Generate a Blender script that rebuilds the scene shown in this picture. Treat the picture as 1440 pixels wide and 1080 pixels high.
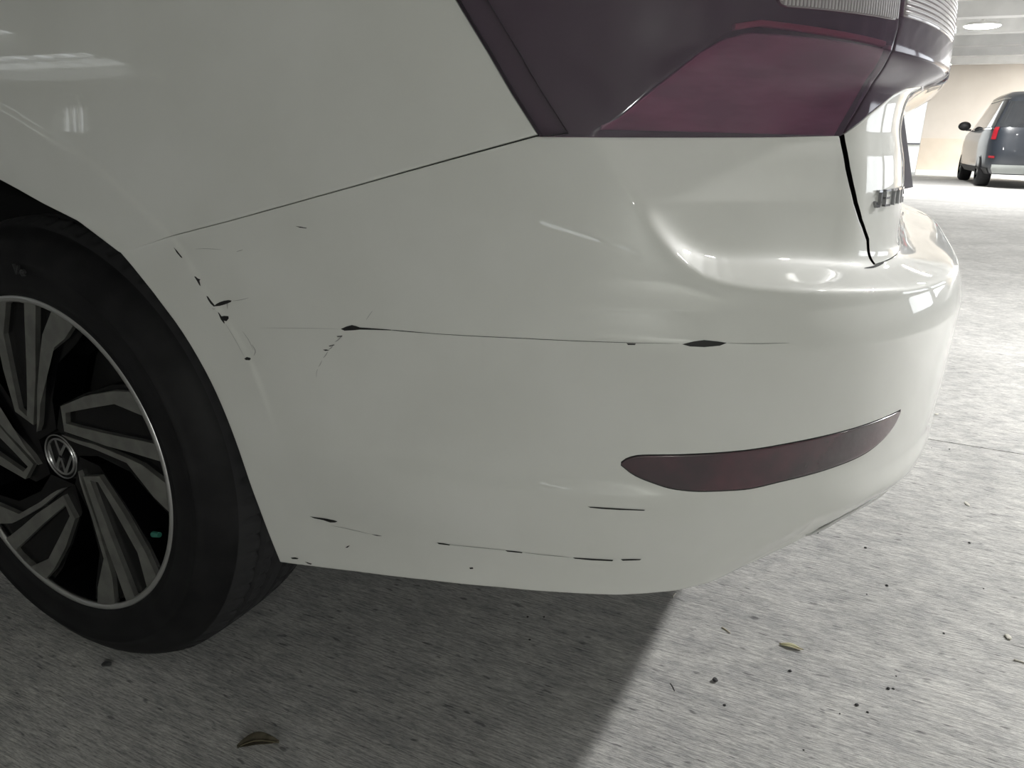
import bpy, bmesh, math, random
import numpy as np
from mathutils import Vector, Matrix

for _o in list(bpy.data.objects):
    bpy.data.objects.remove(_o, do_unlink=True)
scn = bpy.context.scene
COL = scn.collection
random.seed(7)

# ---------------------------------------------------------------- camera
def camera_axes(yaw, pitch, roll):
    fwd = Vector((math.sin(yaw) * math.cos(pitch), math.cos(yaw) * math.cos(pitch), -math.sin(pitch)))
    right = Vector((math.cos(yaw), -math.sin(yaw), 0))
    down = fwd.cross(right)
    r2 = right * math.cos(roll) + down * math.sin(roll)
    d2 = down * math.cos(roll) - right * math.sin(roll)
    return r2, d2, fwd

_cd = bpy.data.cameras.new('camera')
_cam = bpy.data.objects.new('camera', _cd); COL.objects.link(_cam)
_r, _d, _f = camera_axes(-0.4402, 0.3177, -0.0207)
_cam.matrix_world = Matrix(((_r.x, -_d.x, -_f.x, 0.9787), (_r.y, -_d.y, -_f.y, -1.4573), (_r.z, -_d.z, -_f.z, 0.7595), (0, 0, 0, 1)))
_cd.sensor_width = 36.0; _cd.lens = 36.0 * 1060 / 1440; _cd.clip_start = 0.02; _cd.clip_end = 300
scn.camera = _cam

# ---------------------------------------------------------------- world, exposure
scn.view_settings.view_transform = 'Standard'; scn.view_settings.look = 'None'
scn.view_settings.gamma = 1.0; scn.view_settings.use_curve_mapping = False
scn.view_settings.exposure = 0.0
w = bpy.data.worlds.new('overcast_sky'); scn.world = w; w.use_nodes = True
_bg = w.node_tree.nodes['Background']
_bg.inputs[0].default_value = (0.93, 0.97, 1.0, 1); _bg.inputs[1].default_value = 3.5
scn.cycles.max_bounces = 10; scn.cycles.diffuse_bounces = 6; scn.cycles.glossy_bounces = 4
scn.cycles.transparent_max_bounces = 12; scn.cycles.transmission_bounces = 6
scn.cycles.sample_clamp_indirect = 6.0
scn.cycles.use_denoising = True

CEIL = 2.90
# (x, y, power, diffuser radius) of the disc lamps under the ceiling
LAMPS = [(3.04, 1.7, 190, .09, 'over the aisle just behind the white car'), (3.04, 0.4, 8, .09, 'over the bumper corner of the white car'), (3.0, 6.2, 25, .20, 'over the aisle, second from the white car'), (2.9, 10.3, 60, .20, 'over the aisle, third from the white car'),
         (2.05, 14.3, 270, .27, ''), (-3.0, 3.05, 40, .20, 'above the far flank of the white car'), (6.5, -8.0, 420, .20, 'added unseen in the near corner to fill the side of the white car'),  # near corner lamp is an unseen fill added for the white car's side
         (-3.0, 8.9, 100, .20, 'above the empty bays past the white car'), (5.6, 18.4, 780, .20, 'added out of view to brighten the tan end wall')]  # last lamp is added out of view to brighten the tan wall



# ---------------------------------------------------------------- helpers
def link(o, parent=None):
    COL.objects.link(o)
    if parent is not None: o.parent = parent
    return o

def tag(o, label=None, cat=None, group=None, kind=None):
    for k, v in (('label', label), ('category', cat), ('group', group), ('kind', kind)):
        if v: o[k] = v
    return o

def empty(name, loc=(0, 0, 0), rz=0.0):
    o = bpy.data.objects.new(name, None); o.location = loc; o.rotation_euler = (0, 0, rz)
    o.empty_display_size = .1
    return link(o)

def obj(name, verts, faces, mat, parent=None, smooth=True, loc=None):
    me = bpy.data.meshes.new(name)
    me.from_pydata([tuple(v) for v in verts], [], [tuple(f) for f in faces])
    me.update()
    mats = mat if isinstance(mat, (list, tuple)) else [mat]
    for m_ in mats: me.materials.append(m_)
    if smooth:
        me.polygons.foreach_set('use_smooth', [True] * len(me.polygons))
    o = bpy.data.objects.new(name, me)
    link(o, parent)
    if loc: o.location = loc
    return o

def obj_bm(name, bm, mat, parent=None, smooth=False, loc=None):
    me = bpy.data.meshes.new(name); bm.to_mesh(me); bm.free()
    for m_ in (mat if isinstance(mat, (list, tuple)) else [mat]): me.materials.append(m_)
    if smooth: me.polygons.foreach_set('use_smooth', [True] * len(me.polygons))
    o = bpy.data.objects.new(name, me); link(o, parent)
    if loc: o.location = loc
    return o

def fix_normals(o):
    bm = bmesh.new(); bm.from_mesh(o.data); bmesh.ops.recalc_face_normals(bm, faces=bm.faces); bm.to_mesh(o.data); bm.free()
    return o

def box_bm(bm, x0, x1, y0, y1, z0, z1):
    r = bmesh.ops.create_cube(bm, size=1)
    for v in r['verts']:
        v.co = Vector(((x0 + x1) / 2 + v.co.x * (x1 - x0), (y0 + y1) / 2 + v.co.y * (y1 - y0), (z0 + z1) / 2 + v.co.z * (z1 - z0)))
    return r['verts']

def box(name, x0, x1, y0, y1, z0, z1, mat, parent=None, bevel=0.0):
    bm = bmesh.new(); box_bm(bm, x0, x1, y0, y1, z0, z1)
    if bevel: bmesh.ops.bevel(bm, geom=bm.edges[:], offset=bevel, segments=2, affect='EDGES', profile=.5)
    return obj_bm(name, bm, mat, parent)

def grid_faces(nu, nv, flip=False, close_u=False):
    F = []
    for i in range(nu if close_u else nu - 1):
        i2 = (i + 1) % nu
        for j in range(nv - 1):
            q = (i * nv + j, i2 * nv + j, i2 * nv + j + 1, i * nv + j + 1)
            F.append(q[::-1] if flip else q)
    return F

def prism(name, poly, y0, y1, mat, parent=None, bevel=0.0, fn=None):
    """polygon given in (x, z), extruded from y0 (outer) to y1"""
    bm = bmesh.new()
    a = [bm.verts.new((p[0], y0, p[1])) for p in poly]; b = [bm.verts.new((p[0], y1, p[1])) for p in poly]
    bm.faces.new(a); bm.faces.new(b[::-1])
    n = len(poly)
    for i in range(n): bm.faces.new((a[i], b[i], b[(i + 1) % n], a[(i + 1) % n]))
    bmesh.ops.recalc_face_normals(bm, faces=bm.faces)
    if bevel:
        es = [e for e in bm.edges if all(abs(v.co.y - y0) < 1e-6 for v in e.verts)]
        bmesh.ops.bevel(bm, geom=es, offset=bevel, segments=1, affect='EDGES')
    if fn:
        for v in bm.verts: v.co = fn(v.co)
    return obj_bm(name, bm, mat, parent)

def copy_tree(o, parent=None):
    c = o.copy(); link(c, parent)
    for ch in list(o.children):
        copy_tree(ch, c)
    return c

# ---------------------------------------------------------------- materials
def mat(name, col=(.5, .5, .5), rough=.5, metal=0.0, **kw):
    m = bpy.data.materials.new(name); m.use_nodes = True
    b = m.node_tree.nodes['Principled BSDF']
    b.inputs['Base Color'].default_value = (*col, 1); b.inputs['Roughness'].default_value = rough; b.inputs['Metallic'].default_value = metal
    for k, v in kw.items():
        k = k.replace('_', ' ').title().replace('Ior', 'IOR')
        b.inputs[k].default_value = v
    return m

def noise_mix(m, c1, c2, scale=5, lo=.4, hi=.6, detail=6, stretch=None, sock='Base Color', rot=0):
    nt = m.node_tree; N = nt.nodes; L = nt.links
    tc = N.new('ShaderNodeTexCoord'); mp = N.new('ShaderNodeMapping')
    if stretch: mp.inputs['Scale'].default_value = stretch
    mp.inputs['Rotation'].default_value = (0, 0, rot)
    nz = N.new('ShaderNodeTexNoise'); nz.inputs['Scale'].default_value = scale; nz.inputs['Detail'].default_value = detail
    rp = N.new('ShaderNodeValToRGB'); rp.color_ramp.elements[0].position = lo; rp.color_ramp.elements[1].position = hi
    rp.color_ramp.elements[0].color = (*c1, 1); rp.color_ramp.elements[1].color = (*c2, 1)
    L.new(tc.outputs['Object'], mp.inputs['Vector']); L.new(mp.outputs['Vector'], nz.inputs['Vector']); L.new(nz.outputs['Fac'], rp.inputs['Fac'])
    L.new(rp.outputs['Color'], N['Principled BSDF'].inputs[sock])
    return m

PAINT = mat('white_paint', (.74, .745, .71), .45, coat_weight=1.0, coat_roughness=.025, coat_ior=1.5, specular_ior_level=.3)
noise_mix(PAINT, (.715, .72, .685), (.755, .76, .73), 9, .35, .65)
UNDER = mat('bare_plastic', (.012, .012, .012), .6)
GAP = mat('gap_black', (.01, .01, .01), .8)
PLASTIC = mat('black_plastic', (.02, .02, .021), .5)
GLOSSBLACK = mat('gloss_black', (.0025, .0025, .003), .22, specular_ior_level=.2)
TREAD = mat('tread_rubber', (.034, .034, .036), .8, specular_ior_level=.2)
RIMLIP = mat('polished_rim_lip', (.55, .55, .54), .30, .8)
MACHINED = mat('machined_alloy', (.30, .30, .285), .42, .85)
noise_mix(MACHINED, (.27, .27, .255), (.34, .34, .32), 40)
CHROME = mat('chrome', (.75, .75, .77), .08, 1.0)
RUBBER = mat('tyre_rubber', (.008, .008, .009), .62, specular_ior_level=.3)
noise_mix(RUBBER, (.004, .004, .005), (.009, .009, .010), 25)
GLASSDARK = mat('dark_glass', (.02, .022, .025), .05, coat_weight=1.0)
REFLECTOR = mat('reflector_red', (.045, .012, .020), .18, coat_weight=1.0, coat_roughness=.05)
noise_mix(REFLECTOR, (.050, .030, .038), (.095, .034, .048), 14)

def lens_material(name, tint, gloss_rough=.03, ior=1.5, dust_sheen=(.39, .30, .41), film=.20):
    m = bpy.data.materials.new(name); m.use_nodes = True
    nt = m.node_tree; N = nt.nodes; L = nt.links
    for n in list(N): N.remove(n)
    out = N.new('ShaderNodeOutputMaterial'); tr = N.new('ShaderNodeBsdfTransparent'); gl = N.new('ShaderNodeBsdfGlossy')
    fr = N.new('ShaderNodeFresnel'); mx = N.new('ShaderNodeMixShader')
    tr.inputs['Color'].default_value = (*tint, 1); gl.inputs['Roughness'].default_value = gloss_rough; fr.inputs['IOR'].default_value = ior
    gl.inputs['Color'].default_value = (.92, .92, .94, 1)
    df = N.new('ShaderNodeBsdfDiffuse'); df.inputs[0].default_value = (*dust_sheen, 1); m2 = N.new('ShaderNodeMixShader'); m2.inputs[0].default_value = film  # dust film, greyed further to stand in for light reflected on the lens
    L.new(tr.outputs[0], m2.inputs[1]); L.new(df.outputs[0], m2.inputs[2])
    L.new(fr.outputs[0], mx.inputs[0]); L.new(m2.outputs[0], mx.inputs[1]); L.new(gl.outputs[0], mx.inputs[2]); L.new(mx.outputs[0], out.inputs[0])
    return m

LENS_RED = lens_material('red_lens', (.60, .25, .36), .085, 1.52)
LENS_CLEAR = lens_material('smoked_clear_lens', (.62, .58, .60), .02)
HOUSING = mat('lamp_housing', (.45, .25, .27), .5)
noise_mix(HOUSING, (.32, .17, .19), (.5, .28, .3), 10)
RIBS = mat('ribbed_optic', (.50, .48, .49), .28, .3)
RIBCLEAR = mat('frosted_rib', (.27, .23, .245), .2, coat_weight=.5)
REDOPTIC = mat('red_optic', (.42, .05, .065), .35)
SCOOP = mat('scoop_sheen', (.6, .55, .66), .35, .3)  # pale colour standing in for floor light reflected in the lens
noise_mix(SCOOP, (.48, .46, .56), (.64, .60, .72), 14, stretch=(1, 1, 5))
GUIDE = mat('pale_guide', (.78, .66, .62), .3)

def concrete_floor():
    m = bpy.data.materials.new('broomed_concrete'); m.use_nodes = True
    nt = m.node_tree; N = nt.nodes; L = nt.links; b = N['Principled BSDF']
    b.inputs['Roughness'].default_value = .82; b.inputs['Specular IOR Level'].default_value = .3
    tc = N.new('ShaderNodeTexCoord')
    def noise(scale, stretch, detail, rough=.6, rot=math.radians(-5)):
        mp = N.new('ShaderNodeMapping'); mp.inputs['Rotation'].default_value = (0, 0, -rot); mp.inputs['Scale'].default_value = stretch
        nz = N.new('ShaderNodeTexNoise'); nz.inputs['Scale'].default_value = scale; nz.inputs['Detail'].default_value = detail; nz.inputs['Roughness'].default_value = rough
        L.new(tc.outputs['Object'], mp.inputs[0]); L.new(mp.outputs[0], nz.inputs['Vector'])
        return nz.outputs['Fac']
    def ramp(f, p0, p1, c0, c1):
        r = N.new('ShaderNodeValToRGB'); e = r.color_ramp.elements; e[0].position = p0; e[1].position = p1
        e[0].color = (*c0, 1); e[1].color = (*c1, 1); L.new(f, r.inputs[0]); return r.outputs[0]
    def mix(a, bb, fac, mode='MULTIPLY'):
        x = N.new('ShaderNodeMix'); x.data_type = 'RGBA'; x.blend_type = mode; x.inputs[0].default_value = fac
        L.new(a, x.inputs[6]); L.new(bb, x.inputs[7]); return x.outputs[2]
    broom = noise(1.0, (22, 330, 1), 5, .7)
    fine = noise(1.0, (90, 760, 1), 4, .7)
    big = noise(2.2, (1, 1, 1), 7, .6)
    mid = noise(16, (1, 1.6, 1), 6, .7)
    base = ramp(big, .32, .68, (.58, .58, .57), (.77, .765, .75))
    c = mix(base, ramp(broom, .36, .58, (.50, .50, .51), (1.06, 1.06, 1.05)), .9)
    c = mix(c, ramp(fine, .34, .54, (.45, .45, .46), (1.02, 1.02, 1.02)), .8)
    c = mix(c, ramp(mid, .36, .62, (.72, .72, .73), (1.08, 1.07, 1.05)), .8)
    spots = noise(30, (1, 2.5, 1), 3, .5)
    c = mix(c, ramp(spots, .24, .30, (.40, .40, .42), (1, 1, 1)), .8)
    pits = noise(1.0, (34, 120, 1), 2, .45)
    c = mix(c, ramp(pits, .27, .36, (.35, .35, .36), (1, 1, 1)), .85)
    L.new(c, b.inputs['Base Color'])
    ad = N.new('ShaderNodeMath'); ad.operation = 'MULTIPLY_ADD'; ad.inputs[1].default_value = .7; L.new(broom, ad.inputs[0]); L.new(fine, ad.inputs[2])
    bp = N.new('ShaderNodeBump'); bp.inputs['Strength'].default_value = .55; bp.inputs['Distance'].default_value = .0045
    L.new(ad.outputs[0], bp.inputs['Height']); L.new(bp.outputs[0], b.inputs['Normal'])
    return m

CONCRETE = concrete_floor()
TAN = mat('tan_wall', (.74, .685, .62), .85); noise_mix(TAN, (.72, .66, .59), (.77, .71, .64), 1.2)
TAN2 = mat('tan_wall_base', (.62, .50, .36), .85); noise_mix(TAN2, (.71, .62, .51), (.76, .67, .56), 2)
SOFFIT = mat('ceiling_paint', (.70, .70, .69), .8); noise_mix(SOFFIT, (.64, .64, .63), (.76, .76, .75), 1.5)
GREYWALL = mat('grey_wall', (.30, .30, .30), .85); noise_mix(GREYWALL, (.26, .26, .26), (.34, .34, .34), 1.5)
WHITEWALL = mat('white_wall', (.80, .80, .78), .7)

# ---------------------------------------------------------------- the garage
def structure(o): o['kind'] = 'structure'; return o

# floor slabs, a recessed joint along y = .75
FX0, FX1 = -14.0, 11.0
SL = [(-10.0, .7475), (.7525, 7.0), (7.006, 13.5), (13.506, 24.0)]
floor = structure(box('floor', FX0, FX1, -10, 24, -.32, -.022, GREYWALL))
for y0, y1 in SL:
    box('slab', FX0, FX1, y0, y1, -.022, 0.0, CONCRETE, floor)
structure(box('ground', -60, 60, -60, 70, -.6, -.33, mat('pale_ground', (.55, .54, .50), .9)))

# ceiling slab with one skylight well near the front corner
SKX0, SKX1, SKY0, SKY1 = -13.0, -9.2, -9.2, -6.3
bm = bmesh.new()
for a in ((FX0, SKX0, -10, 24.5), (SKX1, FX1, -10, 24.5), (SKX0, SKX1, -10, SKY0), (SKX0, SKX1, SKY1, 24.5)): box_bm(bm, *a, CEIL, CEIL + .25)
ceiling = structure(obj_bm('ceiling', bm, SOFFIT))
for k in range(1, 6): box('skylight_bar', SKX0 + (SKX1 - SKX0) * k / 6 - .03, SKX0 + (SKX1 - SKX0) * k / 6 + .03, SKY0, SKY1, CEIL + .05, CEIL + .12, SOFFIT, ceiling)
y = -9.0
while y < 22:
    bm = bmesh.new(); vs = box_bm(bm, FX0, FX1, y - .22, y + .22, CEIL - .22, CEIL)
    for v in vs:
        if v.co.z < CEIL - .1: v.co.y = y + (v.co.y - y) * .62
    o = obj_bm('beam', bm, SOFFIT, ceiling)
    box('conduit', FX0, FX1, y + .9, y + .94, CEIL - .05, CEIL, SOFFIT, ceiling)
    y += 2.05

# far wall with its darker base course and pale kerb
wall = structure(box('wall_far', 1.68, FX1, 22.0, 22.25, 0, CEIL, TAN))
box('base_course', 1.68, FX1, 21.96, 22.0, .0, .92, TAN2, wall)
box('kerb', 1.68, FX1, 21.75, 21.96, 0, .13, WHITEWALL, wall)
# outer walls with openings: parapet, header and columns
def open_wall(name, axis, pos, a0, a1, sill, head, step):
    bm = bmesh.new()
    rng = []
    rng.append((a0, a1, 0, sill)); rng.append((a0, a1, head, CEIL))
    a = a0
    while a <= a1: rng.append((a - .25, a + .25, sill, head)); a += step
    for u0, u1, z0, z1 in rng:
        if axis == 'y': box_bm(bm, u0, u1, pos - .13, pos + .13, z0, z1)
        else: box_bm(bm, pos - .13, pos + .13, u0, u1, z0, z1)
    return structure(obj_bm(name, bm, GREYWALL))
def holed_wall(name, axis, pos, a0, a1, holes, mt, bars=()):
    """wall along one axis with rectangular openings (u0, u1, z0, z1), left to right"""
    bm = bmesh.new(); cells = []; a = a0
    for u0, u1, z0, z1 in holes:
        cells += [(a, u0, 0, CEIL), (u0, u1, 0, z0), (u0, u1, z1, CEIL)]; a = u1
    cells.append((a, a1, 0, CEIL))
    for u0, u1, z0, z1 in cells:
        if u1 - u0 < .01 or z1 - z0 < .01: continue
        if axis == 'y': box_bm(bm, u0, u1, pos - .13, pos + .13, z0, z1)
        else: box_bm(bm, pos - .13, pos + .13, u0, u1, z0, z1)
    o = structure(obj_bm(name, bm, mt))
    for (u0, u1, z0, z1), nb in zip(holes, bars):
        for k in range(1, nb + 1):
            u = u0 + (u1 - u0) * k / (nb + 1)
            if axis == 'y': box('mullion', u - .03, u + .03, pos - .05, pos + .05, z0, z1, WHITEWALL, o)
            else: box('mullion', pos - .05, pos + .05, u - .03, u + .03, z0, z1, WHITEWALL, o)
    return o
holed_wall('wall_near', 'y', -10.0, FX0, FX1, [(-13.0, -11.8, 1.95, 2.4), (2.2, 4.5, 1.0, 1.07), (5.2, 5.9, 1.0, 1.07)], GREYWALL, bars=[4, 0, 0])
wl = holed_wall('wall_left', 'x', FX0, -10, 24, [], GREYWALL)
holed_wall('wall_right', 'x', FX1, -10, 24, [(7.5, 12.5, .9, 2.7), (13.5, 21.5, .9, 2.7)], GREYWALL)
structure(box('wall_back', FX0, -1.2, 22.0, 22.25, 0, CEIL, GREYWALL))

# the bright bay past the end of the far wall: sunlit white screen wall with a framed sign
bay = structure(box('wall_outside', -6, 5.6, 29.0, 29.2, -.33, 3.4, WHITEWALL))

for x, yy, p, r, place in LAMPS:
    t = empty('ceiling_lamp', (x, yy, CEIL - .31))
    n = 28
    bm = bmesh.new(); bmesh.ops.create_cone(bm, cap_ends=True, segments=n, radius1=r * 1.06, radius2=r * .8, depth=.05)
    bmesh.ops.translate(bm, verts=bm.verts, vec=(0, 0, .085)); obj_bm('housing', bm, WHITEWALL, t)
    bm = bmesh.new(); bmesh.ops.create_cone(bm, cap_ends=True, segments=10, radius1=.03, radius2=.03, depth=.24)
    bmesh.ops.translate(bm, verts=bm.verts, vec=(0, 0, .20)); obj_bm('stem', bm, WHITEWALL, t)
    m = bpy.data.materials.get('lamp_diffuser')
    if not m:
        m = mat('lamp_diffuser', (.9, .9, .9), .5); b = m.node_tree.nodes['Principled BSDF']
        b.inputs['Emission Color'].default_value = (1, .99, .95, 1); b.inputs['Emission Strength'].default_value = 14
    bm = bmesh.new(); bmesh.ops.create_uvsphere(bm, u_segments=n, v_segments=12, radius=r)
    for v in bm.verts: v.co.z *= .16 if v.co.z < 0 else .02
    bmesh.ops.translate(bm, verts=bm.verts, vec=(0, 0, .06)); obj_bm('diffuser', bm, m, t, smooth=True)
    ld = bpy.data.lights.new('lamp_light', 'AREA'); ld.shape = 'DISK'; ld.size = 2 * r * .9; ld.energy = p; ld.color = (.975, 1.0, .935) if yy < -2 else (1.0, .99, .97)
    lo = bpy.data.objects.new('lamp_light', ld); link(lo, t); lo.location = (0, 0, .018)
    tag(t, 'round white disc lamp glowing below the ribbed ceiling near the tan end wall' if not place else 'round white disc lamp ' + place, 'lamp', 'ceiling disc lamps')

# ---------------------------------------------------------------- body surface
# The rear of the car is one smooth skin described in (s, z): s runs along the plan outline from the rear axle (s=0, left flank)
# round the corner to the middle of the tail (s=S1); z is height; an offset field pushes the skin in or out of the outline.
XR, WR, NR = 1.096, 0.900, 4.0
_a = np.linspace(0, 1, 4001) * np.pi / 2
_px, _py = XR * np.sin(_a) ** (2 / NR), -WR * np.cos(_a) ** (2 / NR)
_s = np.concatenate([[0], np.cumsum(np.hypot(np.diff(_px), np.diff(_py)))])
S1 = float(_s[-1])
_SU = np.linspace(0, S1, 4001)
_PX, _PY = np.interp(_SU, _s, _px), np.interp(_SU, _s, _py)


def plan(s):
    s = np.asarray(s, float)
    ss = np.clip(s, 0, S1)
    x, y = np.interp(ss, _SU, _PX), np.interp(ss, _SU, _PY)
    ax, ay = (x / XR) ** (NR - 1) / XR, -np.abs(y / WR) ** (NR - 1) / WR
    n = np.hypot(ax, ay)
    return x + np.minimum(s, 0), y, ax / n, ay / n


def pchip(xs, ys):
    xs, ys = np.array(xs, float), np.array(ys, float)
    h = np.diff(xs); d = np.diff(ys) / h; m = np.zeros(len(xs))
    for i in range(1, len(xs) - 1):
        if d[i - 1] * d[i] > 0:
            w1, w2 = 2 * h[i] + h[i - 1], h[i] + 2 * h[i - 1]
            m[i] = (w1 + w2) / (w1 / d[i - 1] + w2 / d[i])
    m[0], m[-1] = d[0], d[-1]

    def f(x):
        x = np.clip(x, xs[0], xs[-1]); i = np.clip(np.searchsorted(xs, x) - 1, 0, len(h) - 1)
        u = (x - xs[i]) / h[i]
        return ys[i] * (1 + 2 * u) * (1 - u) ** 2 + m[i] * h[i] * u * (1 - u) ** 2 + ys[i + 1] * u * u * (3 - 2 * u) + m[i + 1] * h[i] * u * u * (u - 1)
    return f


def sstep(a, b, x):
    u = np.clip((x - a) / (b - a), 0, 1)
    return u * u * (3 - 2 * u)


def smooth(pts, n=70):
    p = np.array(pts, float)
    d = np.r_[0, np.cumsum(np.hypot(*np.diff(p, axis=0).T))]
    t = np.linspace(0, d[-1], n)
    return np.stack([pchip(d, p[:, 0])(t), pchip(d, p[:, 1])(t)], 1)


def sdist(s, z, poly):
    """signed distance in (s, z); positive on the left of the polyline's direction"""
    best = np.full(s.shape, 9.0); sg = np.ones(s.shape)
    for a, b in zip(poly[:-1], poly[1:]):
        d = b - a
        u = np.clip(((s - a[0]) * d[0] + (z - a[1]) * d[1]) / (d @ d), 0, 1)
        ex, ez = s - a[0] - u * d[0], z - a[1] - u * d[1]
        r = np.hypot(ex, ez); m = r < best
        best = np.where(m, r, best); sg = np.where(m, np.sign(d[0] * ez - d[1] * ex), sg)
    return best * sg


G_LOW = smooth([(.757, .7615), (.764, .757), (.775, .740), (.786, .725), (.809, .697), (.826, .678), (.846, .660), (.872, .6465), (.898, .6405), (.989, .633), (1.079, .627), (1.142, .623), (1.40, .618), (1.80, .616)])
G_UP = smooth([(.757, .7615), (.783, .776), (.803, .793), (.828, .813), (.854, .832), (.876, .845), (.902, .851), (.955, .848), (1.037, .845), (1.091, .842), (1.40, .840), (1.80, .840)])
FLARE = smooth([(-.60, .43), (-.55, .60), (-.40, .735), (-.2, .80), (-.04, .80), (.067, .780), (.136, .754), (.208, .726), (.263, .692), (.320, .652), (.372, .590), (.411, .534), (.439, .429), (.45, .34), (.452, .2)], 90)
_side = pchip([.2, .28, .335, .352, .39, .412, .426, .434, .443, .452, .462, .50, .56, .583, .600, .63, .70, .76, .84, .92, 1.0, 1.1], [-.034, -.026, -.0185, -.0150, -.0050, -.0008, .0006, -.0002, -.0030, -.0055, -.0064, -.0050, -.0012, .0012, .0006, -.001, -.004, -.008, -.014, -.022, -.037, -.065])
_plain = pchip([.2, .28, .335, .39, .45, .50, .56, .583, .600, .63, .70, .76, .84, .92, 1.0, 1.1], [-.034, -.026, -.0180, -.0100, -.0055, -.0036, -.0010, .0004, .0004, -.001, -.004, -.008, -.014, -.022, -.037, -.065])
_rear = pchip([.2, .28, .321, .358, .393, .467, .525, .575, .590, .616], [-.08, -.048, -.032, -.017, -.009, -.002, 0, .001, -.001, -.008])
_top = pchip([.6, .64, .70, .76, .80, .835, .85, .90, .95, 1.0, 1.05, 1.1], [0, -.002, -.014, -.030, -.043, -.052, -.053, -.055, -.064, -.088, -.12, -.14])
_face = pchip([.60, .65, .70, .74, .78, .81, .83, .85, .9], [-.092, -.092, -.0935, -.100, -.112, -.113, -.108, -.100, -.09])
S_B = 1.07                                                    # where the flat face under the lamp meets the boot lid
_zc = np.linspace(.60, .90, 301)
_sc = np.where(_zc < .7615, np.interp(_zc, G_LOW[:36][::-1, 1], G_LOW[:36][::-1, 0]), np.interp(_zc, G_UP[:28, 1], G_UP[:28, 0]))
_sc = np.where(_zc < .7615, np.clip(_sc, .757, .800), np.clip(_sc, .757, .885))


def _main(s, z):
    b = sstep(.55, 1.30, s)
    k = sstep(.43, .60, s)
    return (_side(z) * k + _plain(z) * (1 - k)) * (1 - b) + (_rear(z) + _top(z)) * b


def _lid(s, z):
    return _face(z) * (.56 + .44 * sstep(1.02, 1.50, s))


def _chord(s, z):
    """offset that lays the skin on straight chords from the crease to the lid seam"""
    sc = np.interp(z, _zc, _sc)
    ax, ay, anx, any_ = plan(sc); ao = _main(sc, z)
    ax, ay = ax + anx * ao, ay + any_ * ao
    sb = np.full_like(z, S_B)
    bx, by, bnx, bny = plan(sb); bo = _lid(sb, z)
    bx, by = bx + bnx * bo, by + bny * bo
    px, py, nx, ny = plan(s)
    dx, dy = bx - ax, by - ay
    o = ((ax - px) * dy - (ay - py) * dx) / (nx * dy - ny * dx)
    q = np.clip((s - sc) / (S_B - sc), 0, 1)
    o = o + .010 * q * (1 - q)
    k = sstep(S_B - .035, S_B + .035, s)
    return o * (1 - k) + _lid(s, z) * k


_lz = ([.86, .915, .958, 1.02, 1.09, 1.13, 1.19, 1.30, 1.80], [.325, .345, .369, .396, .402, .404, .398, .380, .370])   # upper edge of the turned-in lip


def skin_offset(s, z):
    s, z = np.broadcast_arrays(np.asarray(s, float), np.asarray(z, float))
    o = _main(s, z)
    dl, du = sdist(s, z, G_LOW), -sdist(s, z, G_UP)
    sm = lambda d, w: (np.sqrt(d * d + w * w) + d) / 2
    sat = lambda q: q / (1 + np.abs(q) ** 4) ** .25
    wl = .013 + (.019 - .013) * sstep(.80, .97, s)
    wu = .008 + (.030 - .008) * sstep(.80, .92, s)
    wgt = sat(sm(dl, .0028) / wl) * sat(sm(du, .002) / wu)
    inside = (s > .74) & (z > .58) & (z < .88)
    ch = np.where(inside, _chord(np.where(inside, s, .9), np.where(inside, z, .7)), 0)
    o = np.where(inside, o + np.minimum(ch - o, 0) * wgt, o)
    f = sdist(s, z, FLARE)                                   # negative inside the arch lip
    return o + .0011 * sstep(.004, -.004, f) * sstep(.42, .53, z) - .40 * np.clip(sm(np.interp(s, _lz[0], _lz[1]) - z, .004), 0, .03) * sstep(.86, 1.0, s) + .0035 * sstep(.435, .405, z) * sstep(.365, .40, z) * sstep(.95, 1.15, s)


def skin(s, z, off=0.0):
    x, y, nx, ny = plan(s)
    o = skin_offset(s, z) + off
    return np.stack(np.broadcast_arrays(x + nx * o, y + ny * o, np.asarray(z, float)), -1)

# ---------------------------------------------------------------- the white car
car = tag(empty('car', (0, 0, 0)), 'white sedan seen close at its scraped rear bumper, dark red tail light and alloy wheel', 'car')

def skin_normals(P):
    du = np.gradient(P, axis=0); dv = np.gradient(P, axis=1)
    n = np.cross(du, dv); n /= np.linalg.norm(n, axis=-1, keepdims=True) + 1e-12
    return n

def edge(knots, n_at):
    """knots: list of (u, [points...]) segments; returns f(u) -> (s, z)"""
    us, ps = [], []
    for u0, u1, pts in knots:
        p = np.array(pts, float)
        d = np.r_[0, np.cumsum(np.hypot(*np.diff(p, axis=0).T))] if len(p) > 1 else np.array([0.])
        t = d / d[-1]
        sel = slice(0, None) if not us else slice(1, None)
        us += list(u0 + (u1 - u0) * t[sel]); ps += list(p[sel])
    us, ps = np.array(us), np.array(ps)
    u = n_at
    return np.stack([np.interp(u, us, ps[:, 0]), np.interp(u, us, ps[:, 1])], -1)

def one(pts): return [(0, 1, pts)]

def tfi(bot, top, lef, rig, nu, nv):
    u = np.linspace(0, 1, nu); v = np.linspace(0, 1, nv)
    B, T, Lf, R = edge(bot, u), edge(top, u), edge(lef, v), edge(rig, v)
    U, V = u[:, None, None], v[None, :, None]
    G = (1 - V) * B[:, None] + V * T[:, None] + (1 - U) * Lf[None] + U * R[None]
    G -= (1 - U) * (1 - V) * B[0] + U * V * T[-1] + U * (1 - V) * B[-1] + (1 - U) * V * T[0]
    return G

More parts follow.
